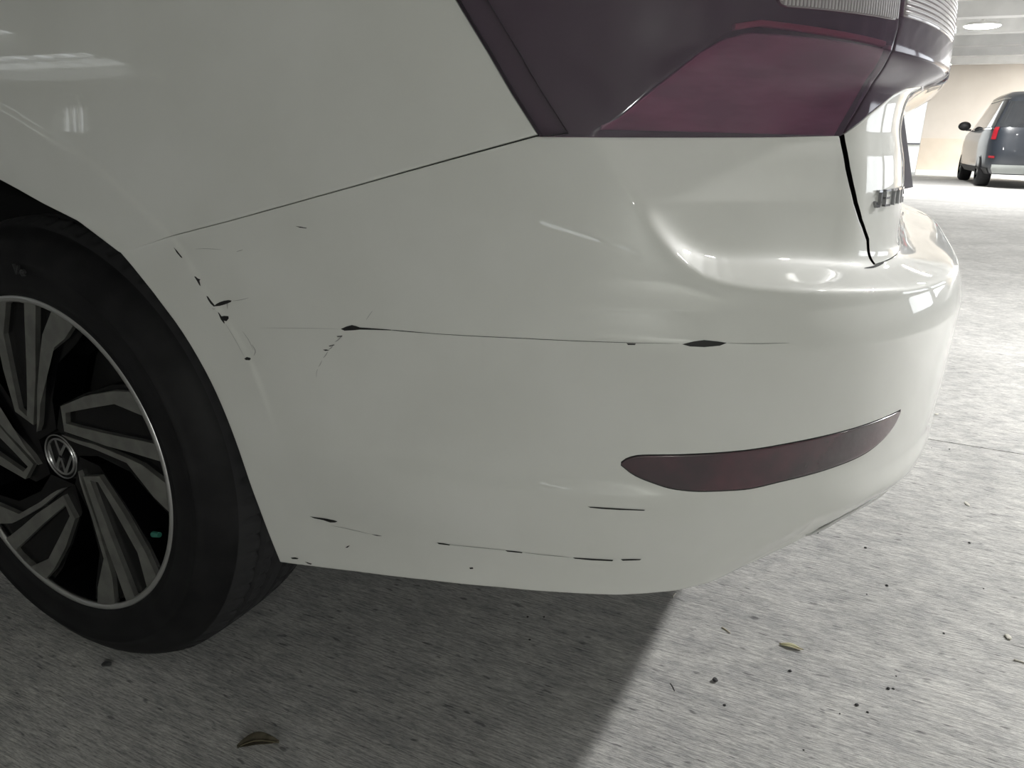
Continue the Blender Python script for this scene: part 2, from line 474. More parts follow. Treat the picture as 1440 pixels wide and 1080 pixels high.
def panel(name, G, mt, parent, off=0.0, depth=.006, sides='LRBT', mirror=None, roll=.0009):
    """panel on the skin from a (s, z) grid, with a rolled-in flange on the chosen sides; mirror: None, 'join' or 'only'"""
    P = skin(G[..., 0], G[..., 1], off)
    n = skin_normals(P)
    def ext(P, n, axis, end):
        sl = lambda k: tuple([k if a == axis else slice(None) for a in range(2)])
        e, e1 = (0, 1) if end == 0 else (-1, -2)
        p, nn = P[sl(e)], n[sl(e)]
        t = p - P[sl(e1)]; t /= np.linalg.norm(t, axis=-1, keepdims=True) + 1e-12
        rows = [p + t * roll * .7 - nn * roll * .3, p + t * roll - nn * roll * 1.2, p + t * roll - nn * depth]
        rows = [np.expand_dims(r, axis) for r in rows]; nr = [np.expand_dims(nn, axis)] * 3
        if end == 0: return np.concatenate(rows[::-1] + [P], axis), np.concatenate(nr + [n], axis)
        return np.concatenate([P] + rows, axis), np.concatenate([n] + nr, axis)
    for c, (ax, en) in dict(L=(0, 0), R=(0, 1), B=(1, 0), T=(1, 1)).items():
        if c in sides: P, n = ext(P, n, ax, en)
    nu, nv = P.shape[:2]
    V = P.reshape(-1, 3); F = np.array(grid_faces(nu, nv))
    if mirror == 'only': V = V * np.array([1, -1, 1]); F = F[:, ::-1]
    elif mirror == 'join':
        F = np.concatenate([F, F[:, ::-1] + len(V)]); V = np.concatenate([V, V * np.array([1, -1, 1])])
    me = bpy.data.meshes.new(name)
    me.vertices.add(len(V)); me.vertices.foreach_set('co', V.astype(np.float32).ravel())
    me.loops.add(F.size); me.loops.foreach_set('vertex_index', F.astype(np.int32).ravel())
    me.polygons.add(len(F)); me.polygons.foreach_set('loop_start', np.arange(0, F.size, 4, dtype=np.int32))
    me.update(calc_edges=True); me.validate()
    me.polygons.foreach_set('use_smooth', [True] * len(me.polygons))
    me.materials.append(mt)
    if mirror == 'join':
        bm = bmesh.new(); bm.from_mesh(me); bmesh.ops.remove_doubles(bm, verts=[v for v in bm.verts if abs(v.co.y) < .004], dist=.0005); bm.to_mesh(me); bm.free()
    o = bpy.data.objects.new(name, me); link(o, parent)
    return o

SEAM = [(0.2465, 0.6308), (0.3228, 0.6535), (0.3980, 0.6725), (0.4684, 0.6913), (0.5470, 0.7127), (0.6172, 0.7322), (0.6689, 0.7465), (0.7162, 0.7596)]
TLBOT = [(0.7162, 0.7596), (0.7635, 0.7602), (0.8179, 0.7612), (0.8767, 0.7623), (0.9631, 0.7640), (1.0470, 0.7665)]
TLLEFT = [(0.7162, 0.7596), (0.6922, 0.7919), (0.6726, 0.8206), (0.6403, 0.8654), (.588, .935)]
LIDSEAM = [(1.0470, 0.7665), (1.0507, 0.7525), (1.0549, 0.7377), (1.0613, 0.7228), (1.0706, 0.7054), (1.0842, 0.6888), (1.1087, 0.6680), (1.1130, .655), (1.1180, .6435)]
TLSEAM = [(1.0470, 0.7665), (1.0641, 0.7878), (1.0778, 0.8064), (1.0862, 0.8239), (1.0896, 0.8432), (1.0968, 0.8605), (1.0951, 0.8841), (1.100, .935)]
INBOT = [(1.0517, 0.7698), (1.0846, 0.7851), (1.1362, 0.8030), (1.1536, 0.8083), (1.20, .8165), (1.30, .823), (1.40, .824)]
BOTTOM = [(0.4071, 0.2782), (0.5131, 0.2934), (0.6026, 0.3031), (0.6842, 0.3094), (0.7614, 0.3122), (0.8147, 0.3130), (0.8762, 0.3185), (0.9168, 0.3253), (0.9694, 0.3410), (1.0419, 0.3643), (1.09, .382), (1.128, .386), (1.19, .380), (1.30, .362), (S1, .352)]
ARCH = [(0.0275, 0.7065), (0.0527, 0.7003), (0.1244, 0.6776), (0.1813, 0.6615), (0.2451, 0.6308), (0.2610, 0.6178), (0.2756, 0.6047), (0.2890, 0.5917), (0.3011, 0.5786), (0.3122, 0.5655), (0.3222, 0.5525), (0.3312, 0.5394), (0.3393, 0.5263), (0.3466, 0.5133), (0.3531, 0.5002), (0.3588, 0.4872), (0.3639, 0.4741), (0.3684, 0.4610), (0.3724, 0.4480), (0.3760, 0.4349), (0.3791, 0.4219), (0.3819, 0.4088), (0.3845, 0.3957), (0.3868, 0.3827), (0.3890, 0.3696), (0.3912, 0.3566), (0.3933, 0.3435), (0.3955, 0.3304), (0.3979, 0.3174), (0.4004, 0.3043), (0.4032, 0.2913), (0.4063, 0.2782)]
def shift(pts, ds, dz): return [(a + ds, b + dz) for a, b in pts]
def cut(pts, i, j): return pts[i:j]
g = .0021; LIDZ = .6435

# bumper cover (both halves in one moulding)
bi = BOTTOM
bot = [(0, .36, bi[:5]), (.36, .70, bi[4:10]), (.70, .80, bi[9:11]), (.80, 1, bi[10:])]
top = [(0, .36, shift(SEAM, 0, -g)), (.36, .70, shift(TLBOT[:-1] + [(LIDSEAM[0][0] - g * 1.9, LIDSEAM[0][1])], 0, -g)), (.70, .80, shift(LIDSEAM, -g * 1.9, -g)), (.80, 1, [(LIDSEAM[-1][0] - g * 1.9, LIDZ - g), (1.25, LIDZ - g), (S1, LIDZ - g)])]
lef = one(ARCH[4:][::-1]); rig = one([(S1, .352), (S1, LIDZ - g)])
G = tfi(bot, top, lef, rig, 460, 170)
bumper = panel('bumper_cover', G, PAINT, car, sides='LBT', mirror='join')

# quarter panels
farch = [tuple(p) for p in smooth([(-.415, .26), (-.410, .36), (-.378, .48), (-.300, .60), (-.20, .672), (-.08, .707)] + ARCH[:3], 40)]
quart_bot = [(0, .42, farch + ARCH[3:5]), (.42, 1, shift(SEAM, 0, g))]
quart_top = [(0, .42, [(-.62, 1.0), (.05, 1.0)]), (.42, 1, [(.05, 1.0), (.50, 1.0)])]
quart_lef = one([(-.415, .26), (-.62, 1.0)])
quart_rig = one(shift(TLLEFT, -g, g) + [(.55, .975), (.50, 1.0)])
GQ = tfi(quart_bot, quart_top, quart_lef, quart_rig, 300, 130)
panel('quarter_panel', GQ, PAINT, car, sides='LRB')
panel('quarter_panel', GQ, PAINT, car, sides='LRB', mirror='only')

# dark carrier behind the gaps, 8 mm inside the skin
s_ = np.linspace(.20, S1, 160)
GC = np.stack(np.meshgrid(s_, np.linspace(.42, .95, 90), indexing='ij'), -1)
zlow = np.interp(s_, [.2, .249, .30, .357, .39, .42, .47, S1], [.66, .634, .584, .503, .44, .40, .36, .40])
GC[..., 1] = zlow[:, None] + (.95 - zlow[:, None]) * np.linspace(0, 1, 90)[None]
panel('inner_carrier', GC, GAP, car, off=-.012, sides='', mirror='join')

# rear tail lights: outer half on the body, inner half on the lid
def tail_light(mirror):
    m = 'only' if mirror else None
    sg = -1 if mirror else 1
    GT = tfi([(0, 1, shift(TLBOT, 0, g * 1.1))], [(0, 1, [(.588 + g, .935), (.9, .935), (1.100 - g, .935)])], one(shift(TLLEFT, g * .9, 0)), one(shift(TLSEAM, -g * .9, 0)), 170, 90)
    lens = panel('tail_light', GT, LENS_RED, car, depth=.02, mirror=m)
    lens['label'] = 'dark red outer tail light lens'
    # housing bowl behind the lens
    panel('lamp_housing', GT, HOUSING, lens, off=-.030, depth=.002, sides='', mirror=m)
    # added pale sheet brightening the scooped lower half like reflected floor light
    zz = np.linspace(0, 1, 30)[None]; uu = np.linspace(0, 1, 50)[:, None]
    tsm = np.array(TLSEAM)
    ss = .770 + uu * (np.interp(.768 + .07 * zz, tsm[:, 1], tsm[:, 0]) - .006 - .770)
    zt = np.interp(ss, [.757, .783, .803, .828, .854, .876, .902, 1.14], [.764, .774, .790, .809, .828, .839, .844, .841])
    SC = np.stack([ss, .7665 + np.maximum(zt - .7665, .0005) * zz], -1)
    panel('scoop_bright_sheet', SC, SCOOP, lens, off=-.006, depth=.003, mirror=m)
    # black rim bead along the front edge and the foot of the lens
    a = np.array(TLLEFT); H = np.stack([np.stack([a + (.004, .0), a + (.024, .003)], 1)], 0)[0]
    panel('rim_band', H, GAP, lens, off=-.006, depth=.01, mirror=m)
    # red prism field low at the front, as one wedge
    W = tfi([(0, 1, [(.742, .768), (.838, .768)])], [(0, 1, [(.672, .862), (.690, .862)])], one([(.742, .768), (.672, .862)]), one([(.764, .768), (.690, .862)]), 26, 26)
    panel('prism_field', W, REDOPTIC, lens, off=-.018, depth=.008, mirror=m)
    # ribbed clear field above the ridge: a clear insert carrying thin upright fins
    Bk = np.stack(np.meshgrid(np.linspace(.918, 1.086, 24), np.linspace(0, 1, 10), indexing='ij'), -1)
    zb = np.interp(Bk[..., 0], [.918, .927, 1.08, 1.1], [.876, .8665, .867, .868])
    Bk[..., 1] = zb + (.932 - zb) * Bk[..., 1]
    band = panel('clear_band', Bk, RIBCLEAR, lens, off=.0004, depth=.004, mirror=m)
    for s0 in np.arange(.920, 1.088, .0042):
        z0 = np.interp(s0, [.918, .927, 1.08, 1.1], [.877, .8675, .868, .869])
        R = np.stack(np.meshgrid([s0, s0 + .0009, s0 + .0018], [z0, .90, .930], indexing='ij'), -1)
        panel('optic_rib', R, RIBS, lens, off=.0012, depth=.002, mirror=m, roll=.0004)
    # light guide along the ridge
    LG = np.stack(np.meshgrid(np.linspace(.885, 1.086, 40), [0, .0015, .003], indexing='ij'), -1)
    LG[..., 1] += np.interp(LG[..., 0], [.885, .91, 1.04, 1.12], [.848, .852, .8475, .8445])[...]
    panel('light_guide', LG, GUIDE, lens, off=-.006, depth=.006, mirror=m)
    return lens
for mir in (False, True): tail_light(mir)

# boot lid
lid_lef = one(list(reversed(shift(LIDSEAM, g * 1.2, 0))))
lid_top = [(0, .5, shift(INBOT, 0, -g)), (.5, .62, [(1.40, .822 - g), (1.405, .88), (1.41, .936)]), (.62, 1, [(1.41, .936), (S1, .936)])]
lid_bot = [(0, .5, [(LIDSEAM[-1][0] + g * 1.2, LIDZ), (1.40, LIDZ)]), (.5, .62, [(1.40, LIDZ), (1.45, LIDZ)]), (.62, 1, [(1.45, LIDZ), (S1, LIDZ)])]
GL = tfi(lid_bot, lid_top, lid_lef, one([(S1, LIDZ), (S1, .936)]), 220, 130)
lid = panel('boot_lid', GL, PAINT, car, sides='BT', mirror='join')
def inner_light(mirror):
    m = 'only' if mirror else None
    GI = tfi(one(INBOT), one([(1.100 + g, .935), (1.40, .935)]), one([INBOT[0]] + shift(TLSEAM[1:], g * .9, 0)), one([(1.40, .822), (1.40, .935)]), 90, 60)
    lens = panel('inner_tail_light', GI, LENS_RED, lid, depth=.02, mirror=m); lens['label'] = 'red inner tail light on the boot lid'
    return lens
for mir in (False, True):
    inner_light(mir)
    m = 'only' if mir else None
    GI = tfi(one(INBOT), one([(1.100, .935), (1.40, .935)]), one([INBOT[0]] + TLSEAM[1:]), one([(1.40, .822), (1.40, .935)]), 60, 40)
    panel('inner_lamp_housing', GI, HOUSING, lid, off=-.026, depth=.002, sides='', mirror=m)
    Bk = np.stack(np.meshgrid(np.linspace(1.104, 1.36, 24), np.linspace(.872, .930, 10), indexing='ij'), -1)
    panel('clear_band', Bk, RIBCLEAR, lid, off=.0004, depth=.004, mirror=m)
    for zz in np.arange(.874, .930, .0045):
        R = np.stack(np.meshgrid(np.linspace(1.106, 1.358, 24), [zz, zz + .0010, zz + .0020], indexing='ij'), -1)
        panel('optic_rib', R, RIBS, lid, off=.0011, depth=.002, mirror=m, roll=.0004)
    # clear reversing light at the inner end
    GR = np.stack(np.meshgrid(np.linspace(1.412, 1.52, 20), np.linspace(0, 1, 14), indexing='ij'), -1)
    GR[..., 1] = .8235 + .012 * np.clip((GR[..., 0] - 1.403) / .12, 0, 1) + (.862 - .8235) * GR[..., 1] * .7
    panel('reversing_light', GR, LENS_CLEAR, lid, off=.0006, depth=.012, mirror=m)
    panel('reversing_optic', GR, RIBS, lid, off=-.006, depth=.004, sides='', mirror=m)

# strip of bodywork above the lamps, up to the boot top
GS = np.stack(np.meshgrid(np.linspace(.505, S1, 120), np.linspace(.9375, .985, 12), indexing='ij'), -1)
panel('boot_top_edge', GS, PAINT, car, off=-.001, sides='B', mirror='join')
# licence plate in its frame
pl_ = empty('licence_plate', (.989, 0, .776)); pl_.parent = lid; pl_.rotation_euler = (0, math.radians(-16), 0)
bm = bmesh.new(); box_bm(bm, -.006, .0, -.150, .150, -.073, .073); obj_bm('plate', bm, mat('plate_white', (.6, .62, .66), .4), pl_)
bm = bmesh.new()
for a in ((-.012, .007, -.158, .158, -.082, -.070), (-.012, .007, -.158, .158, .070, .082), (-.012, .007, -.158, -.146, -.07, .07), (-.012, .007, .146, .158, -.07, .07)): box_bm(bm, *a)
obj_bm('plate_frame', bm, mat('plate_frame_hazed', (.28, .27, .31), .3, .3), pl_)  # frame lightened, glare haze put into its colour

# chrome letters on the lid
BADGE = mat('badge_chrome', (.34, .34, .36), .14, 1.0)
STROKES = {'J': [[(.7, 1), (.7, .25), (.5, 0), (.2, 0), (0, .25)], [(.35, 1), (.7, 1)]],
           'E': [[(.8, 1), (0, 1), (0, 0), (.8, 0)], [(0, .5), (.7, .5)]],
           'T': [[(0, 1), (.9, 1)], [(.45, 1), (.45, 0)]],
           'A': [[(0, 0), (.15, 1), (.75, 1), (.9, 0)], [(.1, .45), (.8, .45)]]}
def letter(ch, s0, z0, wd, ht, parent, mirror=False):
    bm = bmesh.new(); th = .0021
    for st in STROKES[ch]:
        for (x0, y0), (x1, y1) in zip(st[:-1], st[1:]):
            a, b = np.array((x0 * wd, y0 * ht)), np.array((x1 * wd, y1 * ht)); d = b - a; L = np.hypot(*d); d = d / L; nn = np.array((-d[1], d[0]))
            a = a - d * th * .5; b = b + d * th * .5
            cs = [a - nn * th / 2, b - nn * th / 2, b + nn * th / 2, a + nn * th / 2]
            lo = [bm.verts.new(tuple(skin(s0 + c[0], z0 + c[1], -.001))) for c in cs]; hi = [bm.verts.new(tuple(skin(s0 + c[0], z0 + c[1], .0035))) for c in cs]
            bm.faces.new(hi); 
            for i in range(4): bm.faces.new((lo[i], lo[(i + 1) % 4], hi[(i + 1) % 4], hi[i]))
    bmesh.ops.recalc_face_normals(bm, faces=bm.faces)
    return obj_bm('badge_letter', bm, BADGE, parent)
sb = 1.1095
for ch in 'JETTA':
    letter(ch, sb, .7000, .019, .0145, lid); sb += .0265

# reflector in the bumper, flush with a fine dark rim
REFL = smooth([(0.8049, 0.4689), (0.8106, 0.4736), (0.8223, 0.4770), (0.8625, 0.4786), (0.9177, 0.4811), (0.9775, 0.4861), (1.0490, 0.4905), (1.1010, 0.4931), (1.1312, 0.4946)], 60)
REFB = smooth([(0.8049, 0.4689), (0.8169, 0.4598), (0.8343, 0.4525), (0.8585, 0.4459), (0.8863, 0.4435), (0.9222, 0.4434), (0.9679, 0.4481), (1.0286, 0.4538), (1.0753, 0.4596), (1.1039, 0.4686), (1.1246, 0.4816), (1.1312, 0.4946)], 60)
for mir in (False, True):
    v = np.linspace(0, 1, 16)[None, :, None]
    gr = lambda A, B: (1 - v) * B[:, None] + v * A[:, None]
    o = panel('reflector', gr(REFL, REFB), REFLECTOR, bumper, off=.0009, depth=.004, sides='BT', mirror='only' if mir else None, roll=.0008)
    o['label'] = 'slim dark red bumper reflector'
    panel('reflector_rim', gr(REFL + (0, .0016), REFB - (0, .0016)), GAP, bumper, off=.0003, depth=.003, sides='BT', mirror='only' if mir else None, roll=.0004)

# lower valance and a slim bright trim tucked behind the bumper's raised rear edge
vb = np.array(BOTTOM[9:]); vs = np.linspace(1.05, S1, 70); vt = np.interp(vs, vb[:, 0], vb[:, 1])
GV = np.stack([np.repeat(vs[:, None], 14, 1), (vt[:, None] + .004) - (.035 + 0 * vt[:, None]) * np.linspace(1, 0, 14)[None]], -1)
panel('valance', GV, PLASTIC, car, off=-.075, sides='B', mirror='join')
ts = np.linspace(1.035, 1.30, 50); tz = np.interp(ts, vb[:, 0], vb[:, 1])
GT_ = np.stack([np.repeat(ts[:, None], 6, 1), tz[:, None] - np.interp(ts, [1.035, 1.07, 1.30], [.0005, .0060, .0075])[:, None] - (1 - np.linspace(0, 1, 6)[None]) * np.interp(ts, [1.035, 1.10, 1.30], [.0005, .007, .010])[:, None]], -1)
panel('exhaust_trim', GT_, mat('trim_grey', (.55, .55, .54), .3, .3), car, off=.001, depth=.03)
panel('exhaust_trim', GT_, bpy.data.materials['trim_grey'], car, off=.001, depth=.03, mirror='only')
GG_ = np.stack([np.repeat(ts[:, None], 4, 1), tz[:, None] - .0006 - np.linspace(1, 0, 4)[None] * np.interp(ts, [1.035, 1.07, 1.30], [.0005, .0056, .0070])[:, None]], -1)
panel('trim_gap', GG_, GAP, car, off=-.001, depth=.03)
panel('trim_gap', GG_, GAP, car, off=-.001, depth=.03, mirror='only')

# ---------------------------------------------------------------- scrapes and chips in the bumper's paint, with a lid shut line
def chip(poly, mt, parent, off=.00045):
    """a flat flake-shaped bare patch: polygon in (s, z) laid on the skin"""
    P = np.array(poly, float); c = P.mean(0)
    rings = [P, c + (P - c) * .6, c + (P - c) * .25]
    n = len(P); V = []
    for k, R in enumerate(rings): V += [tuple(skin(a, b, off)) for a, b in R]
    V.append(tuple(skin(c[0], c[1], off)))
    F = []
    for k in range(2):
        for i in range(n): F.append((k * n + i, k * n + (i + 1) % n, (k + 1) * n + (i + 1) % n, (k + 1) * n + i))
    for i in range(n): F.append((2 * n + i, 2 * n + (i + 1) % n, 3 * n))
    o = obj('paint_chip', V, F, mt, parent, smooth=False)
    return fix_normals(o)
def hair(pts, wd, mt, parent, off=.0004):
    p = smooth(pts, 24); d = np.gradient(p, axis=0); nn = np.stack([-d[:, 1], d[:, 0]], -1); nn /= np.linalg.norm(nn, axis=1)[:, None]
    w_ = wd * np.sin(np.linspace(.08, math.pi - .08, 24))[:, None] ** .6
    V = [tuple(skin(a, b, off)) for a, b in np.concatenate([p - nn * w_ / 2, p + nn * w_ / 2])]
    F = [(i, i + 1, 24 + i + 1, 24 + i) for i in range(23)]
    return obj('scratch_or_seam', V, F, mt, parent, smooth=False)
SCUFF = mat('scuffed_paint', (.36, .36, .35), .6)
for _p in (
        [(0.3244, 0.6430), (0.3286, 0.6399), (0.3349, 0.6339), (0.3352, 0.6326), (0.3329, 0.6336), (0.3278, 0.6380)],
        [(0.3498, 0.6153), (0.3517, 0.6152), (0.3544, 0.6134), (0.3576, 0.6127), (0.3563, 0.6113), (0.3579, 0.6057), (0.3561, 0.6069), (0.3526, 0.6117)],
        [(0.3644, 0.5966), (0.3665, 0.5956), (0.3700, 0.5915), (0.3746, 0.5869), (0.3731, 0.5858), (0.3689, 0.5889), (0.3658, 0.5930)],
        [(0.3725, 0.5860), (0.3760, 0.5890), (0.3807, 0.5913), (0.3869, 0.5934), (0.3929, 0.5947), (0.3970, 0.5946), (0.3956, 0.5929), (0.3872, 0.5895), (0.3802, 0.5873)],
        [(0.3774, 0.5811), (0.3794, 0.5794), (0.3826, 0.5755), (0.3848, 0.5705), (0.3843, 0.5688), (0.3804, 0.5732)],
        [(0.3803, 0.5762), (0.3848, 0.5773), (0.3903, 0.5776), (0.3905, 0.5753), (0.3873, 0.5719), (0.3834, 0.5723)],
        [(0.4046, 0.5334), (0.4083, 0.5358), (0.4123, 0.5352), (0.4127, 0.5340), (0.4113, 0.5325), (0.4068, 0.5322)],
        [(0.5272, 0.5794), (0.5339, 0.5826), (0.5401, 0.5847), (0.5450, 0.5841), (0.5486, 0.5832), (0.5630, 0.5838), (0.5817, 0.5843), (0.5819, 0.5837), (0.5629, 0.5823), (0.5484, 0.5810), (0.5410, 0.5795), (0.5315, 0.5781)],
        [(0.4803, 0.6742), (0.4866, 0.6739), (0.4934, 0.6733), (0.4928, 0.6727), (0.4853, 0.6730)],
        [(0.5040, 0.5555), (0.5082, 0.5562), (0.5120, 0.5557), (0.5067, 0.5544)],
        [(0.5112, 0.5602), (0.5178, 0.5624), (0.5180, 0.5617), (0.5124, 0.5597)],
        [(0.5218, 0.5716), (0.5285, 0.5728), (0.5278, 0.5716), (0.5227, 0.5708)],
        [(0.8507, 0.5879), (0.8606, 0.5905), (0.8701, 0.5918), (0.8831, 0.5905), (0.8910, 0.5892), (0.8847, 0.5867), (0.8706, 0.5855), (0.8578, 0.5860)],
        [(0.8018, 0.5876), (0.8099, 0.5876), (0.8094, 0.5863), (0.8031, 0.5861)],
        [(0.4637, 0.3564), (0.4741, 0.3573), (0.4860, 0.3586), (0.4961, 0.3590), (0.5006, 0.3584), (0.4970, 0.3560), (0.4902, 0.3544), (0.4815, 0.3555), (0.4697, 0.3551)],
        [(0.7760, 0.4246), (0.7868, 0.4247), (0.8037, 0.4244), (0.8306, 0.4237), (0.8298, 0.4227), (0.8066, 0.4227), (0.7897, 0.4229), (0.7784, 0.4235)],
        [(0.6194, 0.3566), (0.6268, 0.3573), (0.6341, 0.3571), (0.6333, 0.3558), (0.6216, 0.3550)],
        [(0.6939, 0.3604), (0.7039, 0.3610), (0.7123, 0.3607), (0.7116, 0.3594), (0.6961, 0.3589)],
        [(0.7641, 0.3603), (0.7846, 0.3607), (0.8048, 0.3606), (0.8043, 0.3588), (0.7817, 0.3584), (0.7660, 0.3589)],
        [(0.8125, 0.3619), (0.8235, 0.3628), (0.8332, 0.3629), (0.8321, 0.3615), (0.8148, 0.3600)],
        [(0.4238, 0.2887), (0.4306, 0.2910), (0.4357, 0.2911), (0.4332, 0.2891), (0.4257, 0.2875)],
        [(0.4441, 0.2887), (0.4491, 0.2887), (0.4540, 0.2884), (0.4520, 0.2866), (0.4471, 0.2869)],
        [(0.6534, 0.3297), (0.6574, 0.3309), (0.6580, 0.3290), (0.6543, 0.3279)],
        [(0.5045, 0.3236), (0.5080, 0.3269), (0.5113, 0.3285), (0.5077, 0.3244)],
        [(0.5409, 0.3507), (0.5489, 0.3514), (0.5554, 0.3513), (0.5480, 0.3500)],
):
    chip(_p, UNDER, bumper)
for _p, _w, _m in (
        ([(0.5780, 0.5836), (0.6459, 0.5851), (0.7126, 0.5870), (0.7886, 0.5880), (0.8481, 0.5885)], 0.0005, UNDER),
        ([(0.8910, 0.5889), (0.9164, 0.5881), (0.9515, 0.5875)], 0.0004, UNDER),
        ([(1.0838, 0.6422), (1.1084, 0.6414), (1.1475, 0.6419)], 0.0016, GAP),  # dark strip laid in as the boot lid's shut line
        ([(0.5817, 0.5841), (0.5955, 0.5842), (0.6171, 0.5845)], 0.0007, UNDER),
        ([(0.4295, 0.5696), (0.4741, 0.5744), (0.5084, 0.5778), (0.5274, 0.5792)], 0.0004, SCUFF),
        ([(0.3975, 0.5942), (0.4075, 0.5962), (0.4193, 0.5996)], 0.0006, SCUFF),
        ([(0.5280, 0.5732), (0.5239, 0.5686), (0.5194, 0.5653)], 0.0010, SCUFF),
        ([(0.5170, 0.5623), (0.5135, 0.5582), (0.5108, 0.5565)], 0.0011, SCUFF),
        ([(0.5095, 0.5540), (0.5062, 0.5495), (0.5036, 0.5468)], 0.0009, SCUFF),
        ([(0.5017, 0.5438), (0.4986, 0.5387), (0.4968, 0.5366)], 0.0007, SCUFF),
        ([(0.4955, 0.5341), (0.4936, 0.5291), (0.4932, 0.5247)], 0.0005, SCUFF),
        ([(0.4060, 0.5632), (0.4127, 0.5545), (0.4175, 0.5443)], 0.0007, SCUFF),
        ([(0.4164, 0.5501), (0.4197, 0.5434), (0.4172, 0.5382)], 0.0012, SCUFF),
        ([(0.3855, 0.5694), (0.3959, 0.5527), (0.4054, 0.5350)], 0.0005, SCUFF),
        ([(0.3531, 0.6434), (0.3682, 0.6448), (0.3887, 0.6454)], 0.0005, SCUFF),
        ([(0.4072, 0.6448), (0.4116, 0.6460), (0.4158, 0.6472)], 0.0006, SCUFF),
        ([(0.5556, 0.5910), (0.5585, 0.5951), (0.5629, 0.6009)], 0.0005, SCUFF),
        ([(0.3704, 0.5844), (0.3723, 0.5834), (0.3746, 0.5841)], 0.0006, SCUFF),
        ([(0.4902, 0.3504), (0.5113, 0.3510), (0.5409, 0.3507)], 0.0008, SCUFF),
        ([(0.6334, 0.3566), (0.6644, 0.3590), (0.6939, 0.3606)], 0.0004, UNDER),
        ([(0.7147, 0.3603), (0.7393, 0.3602), (0.7641, 0.3603)], 0.0004, UNDER),
        ([(0.3902, 0.5851), (0.3902, 0.5898), (0.3945, 0.5937)], 0.0012, SCUFF),
):
    hair(_p, _w, _m, bumper)

# ---------------------------------------------------------------- wheel
ZC, YF = .322, -.865          # axle height, plane of the rim's outer lip
def tyre(parent):
    R0 = .3285
    # section (r, y): bead -> outer sidewall -> shoulder -> tread -> inner sidewall
    prof = [(.2265, .004), (.2300, -.001), (.2345, -.0040), (.238, -.0032), (.243, -.0050), (.2465, -.0062), (.256, -.0072), (.266, -.0076), (.2735, -.0070), (.276, -.0082), (.2785, -.0078), (.281, -.0052), (.288, -.0018), (.2955, .0028), (.3020, .0075), (.3078, .0125), (.3125, .0175), (.3165, .0228), (.3200, .0285), (.3228, .0340), (.3246, .038)]
    ytr = list(np.linspace(.042, .158, 60))
    prof += [(R0 - .0035 * abs((y - .0975) / .07) ** 2.5, y) for y in ytr]
    prof += [(.3243, .170), (.3195, .182), (.3065, .199), (.283, .209), (.256, .206), (.230, .197), (.2265, .19)]
    prof = np.array(prof)
    n = 432
    V = np.zeros((n, len(prof), 3))
    grooves = [(.0545, .0036), (.0855, .0050), (.1145, .0050), (.1430, .0036)]
    for i in range(n):
        a = 2 * math.pi * i / n
        r, y = prof[:, 0].copy(), prof[:, 1]
        dep = np.zeros(len(r))
        for gy, gw in grooves: dep = np.maximum(dep, .0075 * (np.abs(y - gy) < gw))
        # lateral sipes on the shoulders and slanted ones between the ribs
        inb = (y > .019) & (y < .051)
        ph = (a / (2 * math.pi) * 72 + (y - .03) * 5.5) % 1
        dep = np.maximum(dep, np.where(inb & (ph < .12), .0065 * np.clip((y - .016) / .010, 0, 1), 0))
        ph2 = (a / (2 * math.pi) * 72 + (y - .07) * 14) % 1
        inc = ((y > .060) & (y < .080)) | ((y > .120) & (y < .138))
        dep = np.maximum(dep, np.where(inc & (ph2 < .17), .005, 0))
        ph3 = (a / (2 * math.pi) * 72 - (y - .16) * 5.5) % 1
        dep = np.maximum(dep, np.where((y > .147) & (y < .172) & (ph3 < .17), .006, 0))
        r = r - dep
        x, z = r * math.cos(a), r * math.sin(a)
        lim = -(ZC - .0008)
        over = np.clip(lim - z, 0, None)
        z = np.maximum(z, lim)
        V[i, :, 0] = x; V[i, :, 2] = z; V[i, :, 1] = y - over * .6 * (y < .01)
    o = obj('tyre', V.reshape(-1, 3), grid_faces(n, len(prof), close_u=True), [RUBBER, TREAD], parent, smooth=True)
    k0 = int(np.argmax(prof[:, 1] > .0190)); m = len(prof) - 1
    o.data.polygons.foreach_set('material_index', [1 if k0 <= (i % m) < m - 7 else 0 for i in range(len(o.data.polygons))])
    return o

def polar(pts): return [(r * math.cos(math.radians(a)), r * math.sin(math.radians(a))) for r, a in pts]
def arc(r, a0, a1, n=7): return [(r, a0 + (a1 - a0) * k / n) for k in range(n + 1)]
def face_depth(r): return .0055 - .0060 * min(1, r / .222)

def ring_lathe(name, prof, n, mt, parent, smooth=True):
    V = [(r * math.cos(2 * math.pi * i / n), y, r * math.sin(2 * math.pi * i / n)) for i in range(n) for r, y in prof]
    return fix_normals(obj(name, V, grid_faces(n, len(prof), close_u=True), mt, parent, smooth))

def strap(name, outer, inner, th, mt, parent, rot, off=0.0):
    """loop-shaped plate: outer and inner outline of equal count, bent to the dish of the wheel face"""
    n = len(outer); bm = bmesh.new()
    def P(r, a, dy):
        a = math.radians(a + rot); return (r * math.cos(a), face_depth(r) + off + dy, r * math.sin(a))
    rings = []
    for pts, sh in ((outer, 1), (inner, 1)):
        rings.append(([bm.verts.new(P(r, a, 0)) for r, a in pts], [bm.verts.new(P(r, a, th)) for r, a in pts]))
    (o0, o1), (i0, i1) = rings
    for k in range(n):
        k2 = (k + 1) % n
        bm.faces.new((o0[k], o0[k2], i0[k2], i0[k])); bm.faces.new((o0[k], o1[k], o1[k2], o0[k2])); bm.faces.new((i0[k], i0[k2], i1[k2], i1[k]))
    bmesh.ops.recalc_face_normals(bm, faces=bm.faces)
    return obj_bm(name, bm, mt, parent)

